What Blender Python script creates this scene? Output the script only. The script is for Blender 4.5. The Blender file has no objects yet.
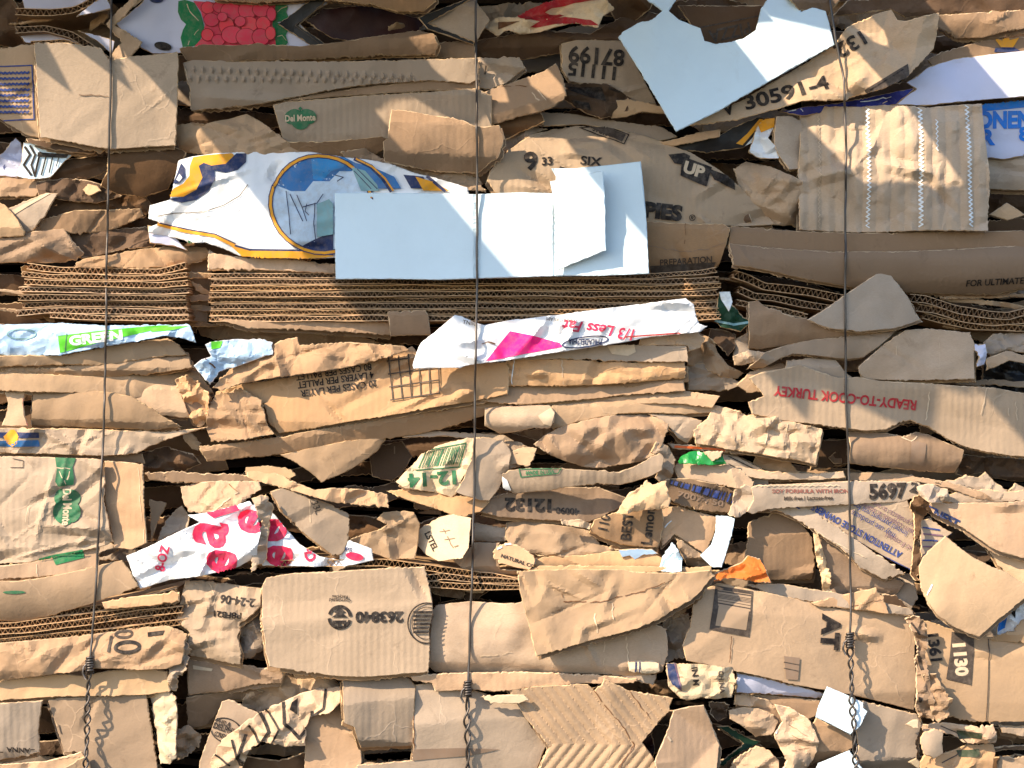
import bpy, bmesh, math, random
import numpy as np
from mathutils import Vector, Matrix
from mathutils.geometry import delaunay_2d_cdt, tessellate_polygon

# One pixel of the photograph is taken as one millimetre on the face of the bale (plane y = 0).
# z below is the distance in mm that a sheet stands out of that face, towards the camera.
D = 2300.0                      # camera distance in mm
SC = bpy.context.scene
COL = SC.collection
R = math.radians

def lin(c):
    return tuple(((v / 255) / 12.92 if v / 255 <= .04045 else ((v / 255 + .055) / 1.055) ** 2.4) for v in c) + (1,)

# ---------------------------------------------------------------- materials
MATS = {}
def paper(name, col, rough=.8, flute=0.0, fdir=0, mottle=.33, stain=.42, stain_col=(70, 50, 34), fibre=.06, spec=.2, bump=.25, soft=.5):
    m = bpy.data.materials.new(name); m.use_nodes = True
    nt = m.node_tree; N = nt.nodes; L = nt.links
    N.clear()
    out = N.new('ShaderNodeOutputMaterial'); b = N.new('ShaderNodeBsdfPrincipled')
    L.new(b.outputs[0], out.inputs[0])
    b.inputs['Roughness'].default_value = rough
    b.inputs['Specular IOR Level'].default_value = spec
    tc = N.new('ShaderNodeTexCoord'); oi = N.new('ShaderNodeObjectInfo')
    add = N.new('ShaderNodeVectorMath'); add.operation = 'ADD'
    mul = N.new('ShaderNodeVectorMath'); mul.operation = 'SCALE'
    cmb = N.new('ShaderNodeCombineXYZ')
    for k in range(3): L.new(oi.outputs['Random'], cmb.inputs[k])
    L.new(cmb.outputs[0], mul.inputs[0]); mul.inputs['Scale'].default_value = 37.0
    L.new(tc.outputs['Object'], add.inputs[0]); L.new(mul.outputs[0], add.inputs[1])
    V = add.outputs[0]
    def noise(scale, det=4, rough_=.6, vec=V, dist=0):
        n = N.new('ShaderNodeTexNoise'); n.inputs['Scale'].default_value = scale
        n.inputs['Detail'].default_value = det; n.inputs['Roughness'].default_value = rough_
        n.inputs['Distortion'].default_value = dist
        L.new(vec, n.inputs['Vector']); return n.outputs['Fac']
    def ramp(fac, a, b_, lo=0., hi=1.):
        r = N.new('ShaderNodeMapRange'); r.inputs['From Min'].default_value = a; r.inputs['From Max'].default_value = b_
        r.inputs['To Min'].default_value = lo; r.inputs['To Max'].default_value = hi
        L.new(fac, r.inputs['Value']); return r.outputs[0]
    def mix(a, b_, fac, mode='MIX'):
        x = N.new('ShaderNodeMix'); x.data_type = 'RGBA'; x.blend_type = mode
        if isinstance(fac, float): x.inputs['Factor'].default_value = fac
        else: L.new(fac, x.inputs['Factor'])
        for v, s in ((a, 'A'), (b_, 'B')):
            i = [q for q in x.inputs if q.name == s and q.type == 'RGBA'][0]
            if isinstance(v, tuple): i.default_value = v
            else: L.new(v, i)
        return [q for q in x.outputs if q.type == 'RGBA'][0]
    base = lin(col)
    hsv = N.new('ShaderNodeHueSaturation'); hsv.inputs['Color'].default_value = base
    L.new(ramp(oi.outputs['Random'], 0, 1, 1 - mottle, 1 + mottle), hsv.inputs['Value'])
    mv = N.new('ShaderNodeMath'); mv.operation = 'FRACT'
    mm = N.new('ShaderNodeMath'); mm.operation = 'MULTIPLY'; mm.inputs[1].default_value = 7.3
    L.new(oi.outputs['Random'], mm.inputs[0]); L.new(mm.outputs[0], mv.inputs[0])
    L.new(ramp(mv.outputs[0], 0, 1, 1 - mottle * .45, 1 + mottle * .45), hsv.inputs['Saturation'])
    c = hsv.outputs[0]
    # broad tone, blotches of dirt, rubbed pale patches, fibres
    c = mix(c, tuple(v * .72 for v in base[:3]) + (1,), ramp(noise(14, 5, .65), .45, .75, 0, min(1, stain * 1.6)))
    c = mix(c, lin(stain_col), ramp(noise(38, 6, .7, dist=.6), .60, .74, 0, stain))
    pale = tuple(min(.95, v * 1.35 + .02) for v in base[:3]) + (1,)
    c = mix(c, pale, ramp(noise(55, 6, .75, dist=.3), .60, .72, 0, .35 * soft))
    vo = N.new('ShaderNodeTexVoronoi'); vo.feature = 'DISTANCE_TO_EDGE'; vo.inputs['Scale'].default_value = 19
    wv = N.new('ShaderNodeTexNoise'); wv.inputs['Scale'].default_value = 30; wv.inputs['Detail'].default_value = 3; L.new(V, wv.inputs['Vector'])
    ws = N.new('ShaderNodeVectorMath'); ws.operation = 'SCALE'; ws.inputs['Scale'].default_value = .035; L.new(wv.outputs['Color'], ws.inputs[0])
    wa = N.new('ShaderNodeVectorMath'); wa.operation = 'ADD'; L.new(V, wa.inputs[0]); L.new(ws.outputs[0], wa.inputs[1]); L.new(wa.outputs[0], vo.inputs['Vector'])
    ck = N.new('ShaderNodeMath'); ck.operation = 'MULTIPLY'                      # cracked, rubbed crease lines in the liner
    L.new(ramp(vo.outputs['Distance'], .0, .022, 1, 0), ck.inputs[0]); L.new(ramp(noise(9, 3, .6), .47, .62, 0, .75 * soft), ck.inputs[1])
    c = mix(c, pale, ck.outputs[0])
    mp = N.new('ShaderNodeMapping'); mp.inputs['Scale'].default_value = (1, 1, 9) if fdir == 0 else (9, 1, 1)
    L.new(V, mp.inputs[0])
    fb = noise(420, 2, .5, vec=mp.outputs[0])
    c = mix(c, tuple(v * (1 - fibre * 3) for v in base[:3]) + (1,), ramp(fb, .35, .75, 0, .55))
    L.new(c, b.inputs['Base Color'])
    # bump: fine paper tooth, dents and, on single-faced board, the flutes showing through
    h = noise(260, 3, .6)
    bp = N.new('ShaderNodeBump'); bp.inputs['Strength'].default_value = bump; bp.inputs['Distance'].default_value = .0012
    L.new(h, bp.inputs['Height']); last = bp
    b2 = N.new('ShaderNodeBump'); b2.inputs['Strength'].default_value = .3; b2.inputs['Distance'].default_value = .0028
    L.new(noise(42, 4, .55, dist=.8), b2.inputs['Height']); L.new(bp.outputs[0], b2.inputs['Normal']); last = b2
    b4 = N.new('ShaderNodeBump'); b4.inputs['Strength'].default_value = .5; b4.inputs['Distance'].default_value = .0012
    L.new(ck.outputs[0], b4.inputs['Height']); L.new(last.outputs[0], b4.inputs['Normal']); last = b4
    if flute:
        w = N.new('ShaderNodeTexWave'); w.wave_type = 'BANDS'; w.bands_direction = 'X' if fdir == 0 else 'Z'
        w.inputs['Scale'].default_value = 48; w.inputs['Distortion'].default_value = .5
        w.inputs['Detail'].default_value = 1; w.inputs['Detail Scale'].default_value = .3
        L.new(tc.outputs['Object'], w.inputs['Vector'])
        amt = N.new('ShaderNodeMath'); amt.operation = 'MULTIPLY'
        L.new(w.outputs['Fac'], amt.inputs[0]); L.new(ramp(noise(16, 2, .5), .35, .65, .25, 1), amt.inputs[1])
        b3 = N.new('ShaderNodeBump'); b3.inputs['Strength'].default_value = flute; b3.inputs['Distance'].default_value = .0011
        L.new(amt.outputs[0], b3.inputs['Height']); L.new(last.outputs[0], b3.inputs['Normal']); last = b3
    L.new(last.outputs[0], b.inputs['Normal'])
    MATS[name] = m
    return m

paper('kraft', (176, 149, 122))
paper('kraft_fluted', (180, 156, 131), flute=.22)
paper('kraft_fluted_across', (176, 150, 124), flute=.2, fdir=1)
paper('kraft_grey', (172, 152, 132))
paper('kraft_grey_fluted', (174, 155, 136), flute=.22)
paper('kraft_dark', (100, 77, 58), stain=.4)  # dark brown board; also stands in for shade in the deep gaps
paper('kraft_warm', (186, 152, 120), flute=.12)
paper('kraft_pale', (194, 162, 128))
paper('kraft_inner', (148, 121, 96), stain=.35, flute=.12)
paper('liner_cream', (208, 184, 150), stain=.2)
paper('torn_fibre', (212, 182, 146), rough=.95, bump=.6)
paper('board_edge', (200, 166, 130), rough=.9, stain=.3)
paper('flute_paper', (176, 140, 106), rough=.9, stain=.3)
paper('bulk', (52, 41, 33), stain=.5, mottle=.1)  # near-black brown, puts the shade behind the panels into the colour
paper('white_board', (222, 242, 254), rough=.5, stain=.16, stain_col=(170, 175, 180), fibre=.01, mottle=.03, soft=.1, bump=.06)
paper('white_film', (232, 234, 238), rough=.3, stain=.06, stain_col=(170, 175, 185), fibre=.01, mottle=.03, soft=.1, bump=.05, spec=.5)
paper('lavender_white', (198, 200, 222), rough=.45, stain=.1, stain_col=(150, 150, 170), fibre=.01, mottle=.03, soft=.1, bump=.06, spec=.4)
paper('blue_white', (176, 204, 232), rough=.4, stain=.1, stain_col=(120, 150, 190), fibre=.01, mottle=.04, soft=.2, bump=.05, spec=.4)
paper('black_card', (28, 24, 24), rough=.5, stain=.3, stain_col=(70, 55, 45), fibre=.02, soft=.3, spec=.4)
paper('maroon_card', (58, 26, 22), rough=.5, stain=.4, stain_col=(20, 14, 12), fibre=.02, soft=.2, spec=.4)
paper('red_card', (205, 48, 60), rough=.4, stain=.15, stain_col=(240, 200, 190), fibre=.02, soft=.5, spec=.4)
paper('navy_card', (52, 58, 140), rough=.5, stain=.3, stain_col=(200, 200, 210), fibre=.02, soft=.5)
paper('orange_card', (214, 116, 48), rough=.6, stain=.2, stain_col=(120, 60, 20), fibre=.03)
paper('green_film', (12, 150, 60), rough=.3, stain=.1, stain_col=(4, 80, 30), fibre=.02, spec=.5, soft=.1)
paper('dark_green', (30, 58, 42), rough=.5, stain=.3, stain_col=(90, 110, 90), fibre=.02, soft=.3)

def ink(name, col, rough=.65):
    if name in MATS: return MATS[name]
    m = bpy.data.materials.new(name); m.use_nodes = True
    nt = m.node_tree; b = nt.nodes['Principled BSDF']
    n = nt.nodes.new('ShaderNodeTexNoise'); n.inputs['Scale'].default_value = 160; n.inputs['Detail'].default_value = 5
    n.inputs['Roughness'].default_value = .7
    tc = nt.nodes.new('ShaderNodeTexCoord'); nt.links.new(tc.outputs['Object'], n.inputs['Vector'])
    r = nt.nodes.new('ShaderNodeMapRange'); r.inputs['From Min'].default_value = .44; r.inputs['From Max'].default_value = .66
    r.inputs['To Max'].default_value = .62
    nt.links.new(n.outputs['Fac'], r.inputs['Value'])
    x = nt.nodes.new('ShaderNodeMix'); x.data_type = 'RGBA'
    ia = [q for q in x.inputs if q.type == 'RGBA']
    c = lin(col); ia[0].default_value = c
    ia[1].default_value = tuple(v * .6 + .12 * w for v, w in zip(c[:3], (1, .78, .6))) + (1,)
    nt.links.new(r.outputs[0], x.inputs['Factor'])
    nt.links.new([q for q in x.outputs if q.type == 'RGBA'][0], b.inputs['Base Color'])
    b.inputs['Roughness'].default_value = rough; b.inputs['Specular IOR Level'].default_value = .25
    MATS[name] = m
    return m
INK = dict(blk=(34, 28, 26), grey=(70, 60, 53), faint=(140, 116, 96), red=(176, 40, 48), pink=(240, 30, 130), hot=(228, 48, 92), blue=(44, 66, 130),
           sky=(28, 120, 215), navy=(38, 52, 92), gold=(232, 160, 40), grn=(52, 112, 76), lime=(92, 200, 50), white=(232, 236, 238), pale=(212, 188, 158),
           dkred=(150, 20, 34), rasp=(222, 66, 90), hot2=(236, 70, 84), leaf=(26, 118, 70), mid=(58, 116, 176), teal=(130, 170, 176), org=(206, 92, 36), brn=(110, 74, 46))
INK.update(dkg=(62,72,52),sky2=(60,140,200),faint_red=(140,84,74),mauve=(120,90,110),kr=(168,142,116),blue_w=(196,214,232))
for k_, v_ in INK.items(): ink('ink_' + k_, v_)

# ---------------------------------------------------------------- numeric helpers
def _hash(ix, iy, s):
    h = (ix * 374761393 + iy * 668265263 + s * 974711) & 0x7fffffff
    h = ((h ^ (h >> 13)) * 1274126177) & 0x7fffffff
    return ((h ^ (h >> 16)) & 0xffff) / 65535.0
def perlin(x, y, s=0):
    xi = np.floor(x).astype(np.int64); yi = np.floor(y).astype(np.int64)
    fx = x - xi; fy = y - yi
    def g(ix, iy, dx, dy):
        a = _hash(ix, iy, s) * 2 * np.pi
        return np.cos(a) * dx + np.sin(a) * dy
    u = fx * fx * fx * (fx * (fx * 6 - 15) + 10); v = fy * fy * fy * (fy * (fy * 6 - 15) + 10)
    a = g(xi, yi, fx, fy); b = g(xi + 1, yi, fx - 1, fy); c = g(xi, yi + 1, fx, fy - 1); d = g(xi + 1, yi + 1, fx - 1, fy - 1)
    return (a + (b - a) * u) * (1 - v) + (c + (d - c) * u) * v
def inside(poly, x, y):
    r = np.zeros(x.shape, bool)
    n = len(poly)
    for i in range(n):
        x1, y1 = poly[i]; x2, y2 = poly[(i + 1) % n]
        if y1 == y2: continue
        c = ((y1 > y) != (y2 > y)) & (x < (x2 - x1) * (y - y1) / (y2 - y1) + x1)
        r ^= c
    return r
def edge_dist(poly, x, y):
    d = np.full(x.shape, 1e9)
    n = len(poly)
    for i in range(n):
        x1, y1 = poly[i]; x2, y2 = poly[(i + 1) % n]
        dx, dy = x2 - x1, y2 - y1
        L2 = dx * dx + dy * dy + 1e-9
        t = np.clip(((x - x1) * dx + (y - y1) * dy) / L2, 0, 1)
        d = np.minimum(d, np.hypot(x - x1 - t * dx, y - y1 - t * dy))
    return d
TILES = {(c, r): (x0, y0) for c, x0 in enumerate((0, 250, 500, 764)) for r, y0 in enumerate((0, 190, 380, 573))}
K = 260 / 1024
def conv(tile, pts):
    if isinstance(pts, str): pts = [tuple(float(v) for v in q.split(',')) for q in pts.split()]
    if tile is None: return pts
    x0, y0 = TILES[(tile % 4, tile // 4)]
    return [(x0 + x * K, y0 + y * K) for x, y in pts]

# ---------------------------------------------------------------- prints
_glyphs = {}
def text_mesh(txt, bold, shear):
    key = (txt, bold, shear)
    if key in _glyphs: return _glyphs[key]
    cu = bpy.data.curves.new('lettering', 'FONT'); cu.body = txt; cu.offset = bold; cu.shear = shear
    cu.align_x = 'CENTER'; cu.resolution_u = 3
    o = bpy.data.objects.new('lettering', cu); COL.objects.link(o)
    bpy.context.view_layer.update()
    me = o.evaluated_get(bpy.context.evaluated_depsgraph_get()).to_mesh()
    me.calc_loop_triangles()
    v = np.array([q.co[:2] for q in me.vertices]); t = [tuple(q.vertices) for q in me.loop_triangles]
    tris = v[np.array(t)] if t else np.zeros((0, 3, 2))
    bpy.data.objects.remove(o); bpy.data.curves.remove(cu)
    if len(tris):
        lo = tris.reshape(-1, 2).min(0); hi = tris.reshape(-1, 2).max(0)
        tris = (tris - (lo + hi) / 2)
        cap = .7
        tris = tris / cap
    _glyphs[key] = tris
    return tris
def polytris(poly):
    t = tessellate_polygon([[Vector((x, y, 0)) for x, y in poly]])
    p = np.array(poly)
    return p[np.array(t)] if len(t) else np.zeros((0, 3, 2))
def refine(tris, L=3.2):
    out = []
    cur = tris
    for _ in range(14):
        if not len(cur): break
        e = np.stack([np.linalg.norm(cur[:, (i + 1) % 3] - cur[:, i], axis=1) for i in range(3)], 1)
        k = e.argmax(1); big = e.max(1) > L
        out.append(cur[~big])
        c = cur[big]; k = k[big]
        if not len(c): cur = c; break
        i = np.arange(len(c))
        a = c[i, k]; b = c[i, (k + 1) % 3]; d = c[i, (k + 2) % 3]; m = (a + b) / 2
        cur = np.concatenate([np.stack([a, m, d], 1), np.stack([m, b, d], 1)])
    out.append(cur)
    return np.concatenate(out)
def line_tris(pts, w):
    r = []
    for (x1, y1), (x2, y2) in zip(pts[:-1], pts[1:]):
        dx, dy = x2 - x1, y2 - y1; L = math.hypot(dx, dy) or 1
        nx, ny = -dy / L * w / 2, dx / L * w / 2; ex, ey = dx / L * w * .3, dy / L * w * .3
        r.append(polytris([(x1 + nx - ex, y1 + ny - ey), (x2 + nx + ex, y2 + ny + ey), (x2 - nx + ex, y2 - ny + ey), (x1 - nx - ex, y1 - ny - ey)]))
    return np.concatenate(r)
def print_tris(tile, pr):
    """-> (tris in px, ink) for one print instruction"""
    k = K if tile is not None else 1
    kind = pr[0]
    if kind == 't':                                     # text, x, y, cap height, rotation, ink, [x-stretch, bold, shear]
        _, txt, x, y, h, rot, ic = pr[:7]
        sx = pr[7] if len(pr) > 7 else 1; bold = max(pr[8] if len(pr) > 8 else .01, .03 if h > 7 and ic == 'blk' else 0); sh = pr[9] if len(pr) > 9 else 0
        t = text_mesh(txt, bold, sh)
        if not len(t): return None
        t = t * h * k; X = t[..., 0] * sx; Y = -t[..., 1]
        a = R(rot); c, s = math.cos(a), math.sin(a)
        (x, y), = conv(tile, [(x, y)])
        return np.stack([X * c - Y * s + x, X * s + Y * c + y], -1), ic
    if kind == 'p': return polytris(conv(tile, pr[1])), pr[2]
    if kind == 'l' and pr[3] in ('pale', 'faint', 'brn', 'white') and not pr[-1] == 'exact':
        q = conv(tile, pr[1]); r_ = random.Random(int(q[0][0] * 7 + q[0][1])); out = []; w0 = pr[2] * k
        for (x1, y1), (x2, y2) in zip(q[:-1], q[1:]):
            L = math.hypot(x2 - x1, y2 - y1); m = max(1, int(L / 3.5)); px_, py_ = x1, y1
            for i in range(m):
                t = (i + 1) / m; j = min(1.0, L / 14) * (0 if i == m - 1 else 1)
                nx_, ny_ = x1 + (x2 - x1) * t + r_.uniform(-.8, .8) * j, y1 + (y2 - y1) * t + r_.uniform(-.8, .8) * j
                if L < 6 or r_.random() < .86: out.append(line_tris([(px_, py_), (nx_, ny_)], w0 * r_.uniform(.45, 1.05)))
                px_, py_ = nx_, ny_
        return (np.concatenate(out), pr[3]) if out else None
    if kind == 'l': return line_tris(conv(tile, pr[1]), pr[2] * k), pr[3]
    if kind == 'e':                                     # ellipse / ring: x, y, rx, ry, rot, ink, [ring width]
        _, x, y, rx, ry, rot, ic = pr[:7]
        (x, y), = conv(tile, [(x, y)]); rx *= k; ry *= k
        a = R(rot); c, s = math.cos(a), math.sin(a)
        a0, a1 = (pr[8], pr[9]) if len(pr) > 9 else (0, 360)
        th = [R(a0 + (a1 - a0) * i / 32) for i in range(33)]
        pts = [(x + rx * math.cos(q) * c - ry * math.sin(q) * s, y + rx * math.cos(q) * s + ry * math.sin(q) * c) for q in th]
        if len(pr) > 7: return line_tris(pts, pr[7] * k), ic
        return polytris(pts[:-1]), ic
    if kind == 'bar':                                   # barcode in a quad: four corners, ink, seed, fill
        q = conv(tile, pr[1]); rnd = random.Random(pr[3]); u = 0; r = []
        n = pr[4] if len(pr) > 4 else 60
        while u < 1:
            w = rnd.choice((1, 1, 2, 3)) / n; g = rnd.choice((1, 1, 2, 2)) / n
            v = min(1, u + w)
            L = lambda a, b, t: (a[0] + (b[0] - a[0]) * t, a[1] + (b[1] - a[1]) * t)
            r.append(polytris([L(q[0], q[1], u), L(q[0], q[1], v), L(q[3], q[2], v), L(q[3], q[2], u)]))
            u = v + g
        return np.concatenate(r), pr[2]

# ---------------------------------------------------------------- a sheet of board or paper
HM = np.full((230, 320), -200.0)      # height of the topmost sheet on a 4 mm grid
def top_h(x, y, r=0):
    i, j = int((y + 60) / 4), int((x + 120) / 4)
    return HM[max(0, i - r):i + r + 1, max(0, j - r):j + r + 1].max()
PIECES = []          # (polygon, height function) of every sheet, for laying the wires over them
_seed = [11]
def facets(lo, hi, sp, st, amp, seed):
    """crushed board: a net of flat facets with sharp creases between them -> height function"""
    rs = np.random.RandomState(seed * 7 + 1)
    sx, sy = sp * st[0], sp * st[1]; a = rs.uniform(-.22, .22); ca, sa = math.cos(a), math.sin(a)
    nx = int((hi[0] - lo[0]) / sx) + 5; ny = int((hi[1] - lo[1]) / sy) + 5
    ex = int(ny * sy * .3 / sx) + 1; ey = int(nx * sx * .3 / sy) + 1
    gx, gy = np.meshgrid(np.arange(-2 - ex, nx + ex) * sx, np.arange(-2 - ey, ny + ey) * sy)
    gx = gx + (np.arange(gx.shape[0]) % 2)[:, None] * sx / 2
    gx = gx + rs.uniform(-.42, .42, gx.shape) * sx; gy = gy + rs.uniform(-.42, .42, gx.shape) * sy
    X = lo[0] + gx * ca - gy * sa; Y = lo[1] + gx * sa + gy * ca
    X = X.ravel(); Y = Y.ravel()
    k = (X > lo[0] - 3 * sx) & (X < hi[0] + 3 * sx) & (Y > lo[1] - 3 * sy) & (Y < hi[1] + 3 * sy)
    X = X[k]; Y = Y[k]
    vs, _, fs, _, _, _ = delaunay_2d_cdt([Vector(p) for p in zip(X, Y)], [], [], 0, 1e-5)
    V = np.array([tuple(v) for v in vs]); Z = rs.uniform(-1, 1, len(V)) * amp
    F = [f for f in fs if len(f) == 3]
    def f(x, y):
        out = np.zeros(x.shape)
        for a, b, c in F:
            x1, y1 = V[a]; x2, y2 = V[b]; x3, y3 = V[c]
            if min(x1, x2, x3) > fx1 or max(x1, x2, x3) < fx0 or min(y1, y2, y3) > fy1 or max(y1, y2, y3) < fy0: continue
            d = (y2 - y3) * (x1 - x3) + (x3 - x2) * (y1 - y3)
            if abs(d) < 1e-9: continue
            l1 = ((y2 - y3) * (x - x3) + (x3 - x2) * (y - y3)) / d; l2 = ((y3 - y1) * (x - x3) + (x1 - x3) * (y - y3)) / d; l3 = 1 - l1 - l2
            m = (l1 >= -1e-6) & (l2 >= -1e-6) & (l3 >= -1e-6)
            out[m] = (l1 * Z[a] + l2 * Z[b] + l3 * Z[c])[m]
        return out
    fx0, fx1, fy0, fy1 = lo[0] - 2, hi[0] + 2, lo[1] - 2, hi[1] + 2
    return f
class Sheet: pass
def heightfn(poly, z, o, seed):
    P = np.array(poly); lo = P.min(0); hi = P.max(0)
    cx, cy = (lo + hi) / 2
    ang = R(o.get('ang', 0)); ca, sa = math.cos(ang), math.sin(ang)
    U = (P[:, 0] - cx) * ca + (P[:, 1] - cy) * sa; Vv = -(P[:, 0] - cx) * sa + (P[:, 1] - cy) * ca
    W = max(4, abs(U).max()); H = max(4, abs(Vv).max())
    tx, ty = o.get('tilt', (0, 0)); bx, by = o.get('bulge', (0, 0))
    rnd = random.Random(seed)
    size = min(W, H)
    low = .62 * o.get('low', min(3.5, .05 * size + .9)); lw = 1.35 * o.get('lw', max(16, size * .9))
    cr = o.get('cr', 0) * .55; cs = o.get('cs', 34)
    creases = []
    area = (hi[0] - lo[0]) * (hi[1] - lo[1])
    nk = 1 if cr < .3 else o.get('creases', 3 if not cr else int(min(22, 3 + area / 500)))
    for k in range(nk if cr else 0):  #                      # short sharp creases of crumpled board
        a = rnd.gauss(1.45, .7); px = rnd.uniform(lo[0], hi[0]); py = rnd.uniform(lo[1], hi[1])
        creases.append((math.cos(a), math.sin(a), px, py, rnd.choice((-1, 1)) * rnd.uniform(.25, 1.0), rnd.uniform(1.5, 10), rnd.uniform(10, 50)))
    for k in range(o.get('creases', 3)):
        a = rnd.uniform(0, math.pi); px = rnd.uniform(lo[0], hi[0]); py = rnd.uniform(lo[1], hi[1])
        creases.append((math.cos(a), math.sin(a), px, py, rnd.uniform(-1, 1) * o.get('ca', .10), rnd.uniform(10, 30), 1e4))
    folds = o.get('folds', [])
    net = []
    if cr:
        st = o.get('cst', (1.7, 1)); cr = o['cr']
        net = [facets(lo, hi, max(7, cs * .62), st, cr * 1.9, seed), facets(lo, hi, max(4.2, cs * .27), st, cr * .62, seed + 500)]
    fl = o.get('fl'); wav = o.get('wave')
    curl = o.get('curl', rnd.uniform(-.9, .7))
    def f(x, y):
        x = np.asarray(x, float); y = np.asarray(y, float)
        u = (x - cx) * ca + (y - cy) * sa; v = -(x - cx) * sa + (y - cy) * ca
        h = z + tx * (x - cx) + ty * (y - cy) + bx * (1 - (u / W) ** 2) + by * (1 - (v / H) ** 2)
        s = seed * 13.7
        h = h + low * 2 * perlin(x / lw + s, y / lw - s, seed) + low * .7 * perlin(x / lw * 2.3 + s, y / lw * 2.3 - s, seed + 1)
        if cr:
            for q in net: h = h + q(x, y)
        for c_, s_, px, py, a, w, ln in creases:
            d = (x - px) * c_ + (y - py) * s_; e = -(x - px) * s_ + (y - py) * c_
            win = np.clip(1.3 - abs(e) / ln, 0, 1)
            h = h + a * (np.minimum(np.sqrt(d * d + .35), w) - w) * win
        for (x1, y1, x2, y2, sl) in folds:                 # beyond the line (to its right hand) the sheet bends by slope sl
            L = math.hypot(x2 - x1, y2 - y1)
            d = ((x - x1) * (y2 - y1) - (y - y1) * (x2 - x1)) / L
            d = -d
            h = h + sl * (d + np.sqrt(d * d + 1.0)) / 2
        if fl:
            pitch, amp, a = fl[:3]; a = R(a)
            q = x * math.cos(a) + y * math.sin(a) + (1.2 * perlin(x / 40 + s, y / 40, seed + 8) if len(fl) < 4 else 0)
            h = h + amp * (abs(np.sin(q * math.pi / pitch)) - .5)
        if wav:
            h = h + wav(x, y)
        if curl:
            d = edge_dist(poly, x, y)
            h = h + curl * np.exp(-d / 6) * (1.0 + 2.5 * perlin(x / 34 + s, y / 34, seed + 9))
        return h
    return f
def resample(poly, step, rag, seed, smooth):
    out = []; n = len(poly)
    for i in range(n):
        x1, y1 = poly[i]; x2, y2 = poly[(i + 1) % n]
        L = math.hypot(x2 - x1, y2 - y1); k = max(1, int(round(L / step)))
        for j in range(k):
            t = j / k
            out.append((x1 + (x2 - x1) * t, y1 + (y2 - y1) * t, (y2 - y1) / (L or 1), -(x2 - x1) / (L or 1), min(t, 1 - t) * L))
    a = np.array(out)
    if smooth:
        for _ in range(smooth):
            a[:, :2] = .5 * a[:, :2] + .25 * (np.roll(a[:, :2], 1, 0) + np.roll(a[:, :2], -1, 0))
    s = seed * 7.1
    rag = rag * np.clip(.75 + 2.2 * perlin(a[:, 0] / 26 + s, a[:, 1] / 26 - s, seed + 4), .18, 2.0)
    d = rag * (1.0 * perlin(a[:, 0] / 7 + s, a[:, 1] / 7, seed) + 1.5 * perlin(a[:, 0] / 2.7 + s, a[:, 1] / 2.7, seed + 1) + .5 * perlin(a[:, 0] / 30 + s, a[:, 1] / 30, seed + 2))
    return [(x + nx * q, y + ny * q) for (x, y, nx, ny, _), q in zip(a, d)]
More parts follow.
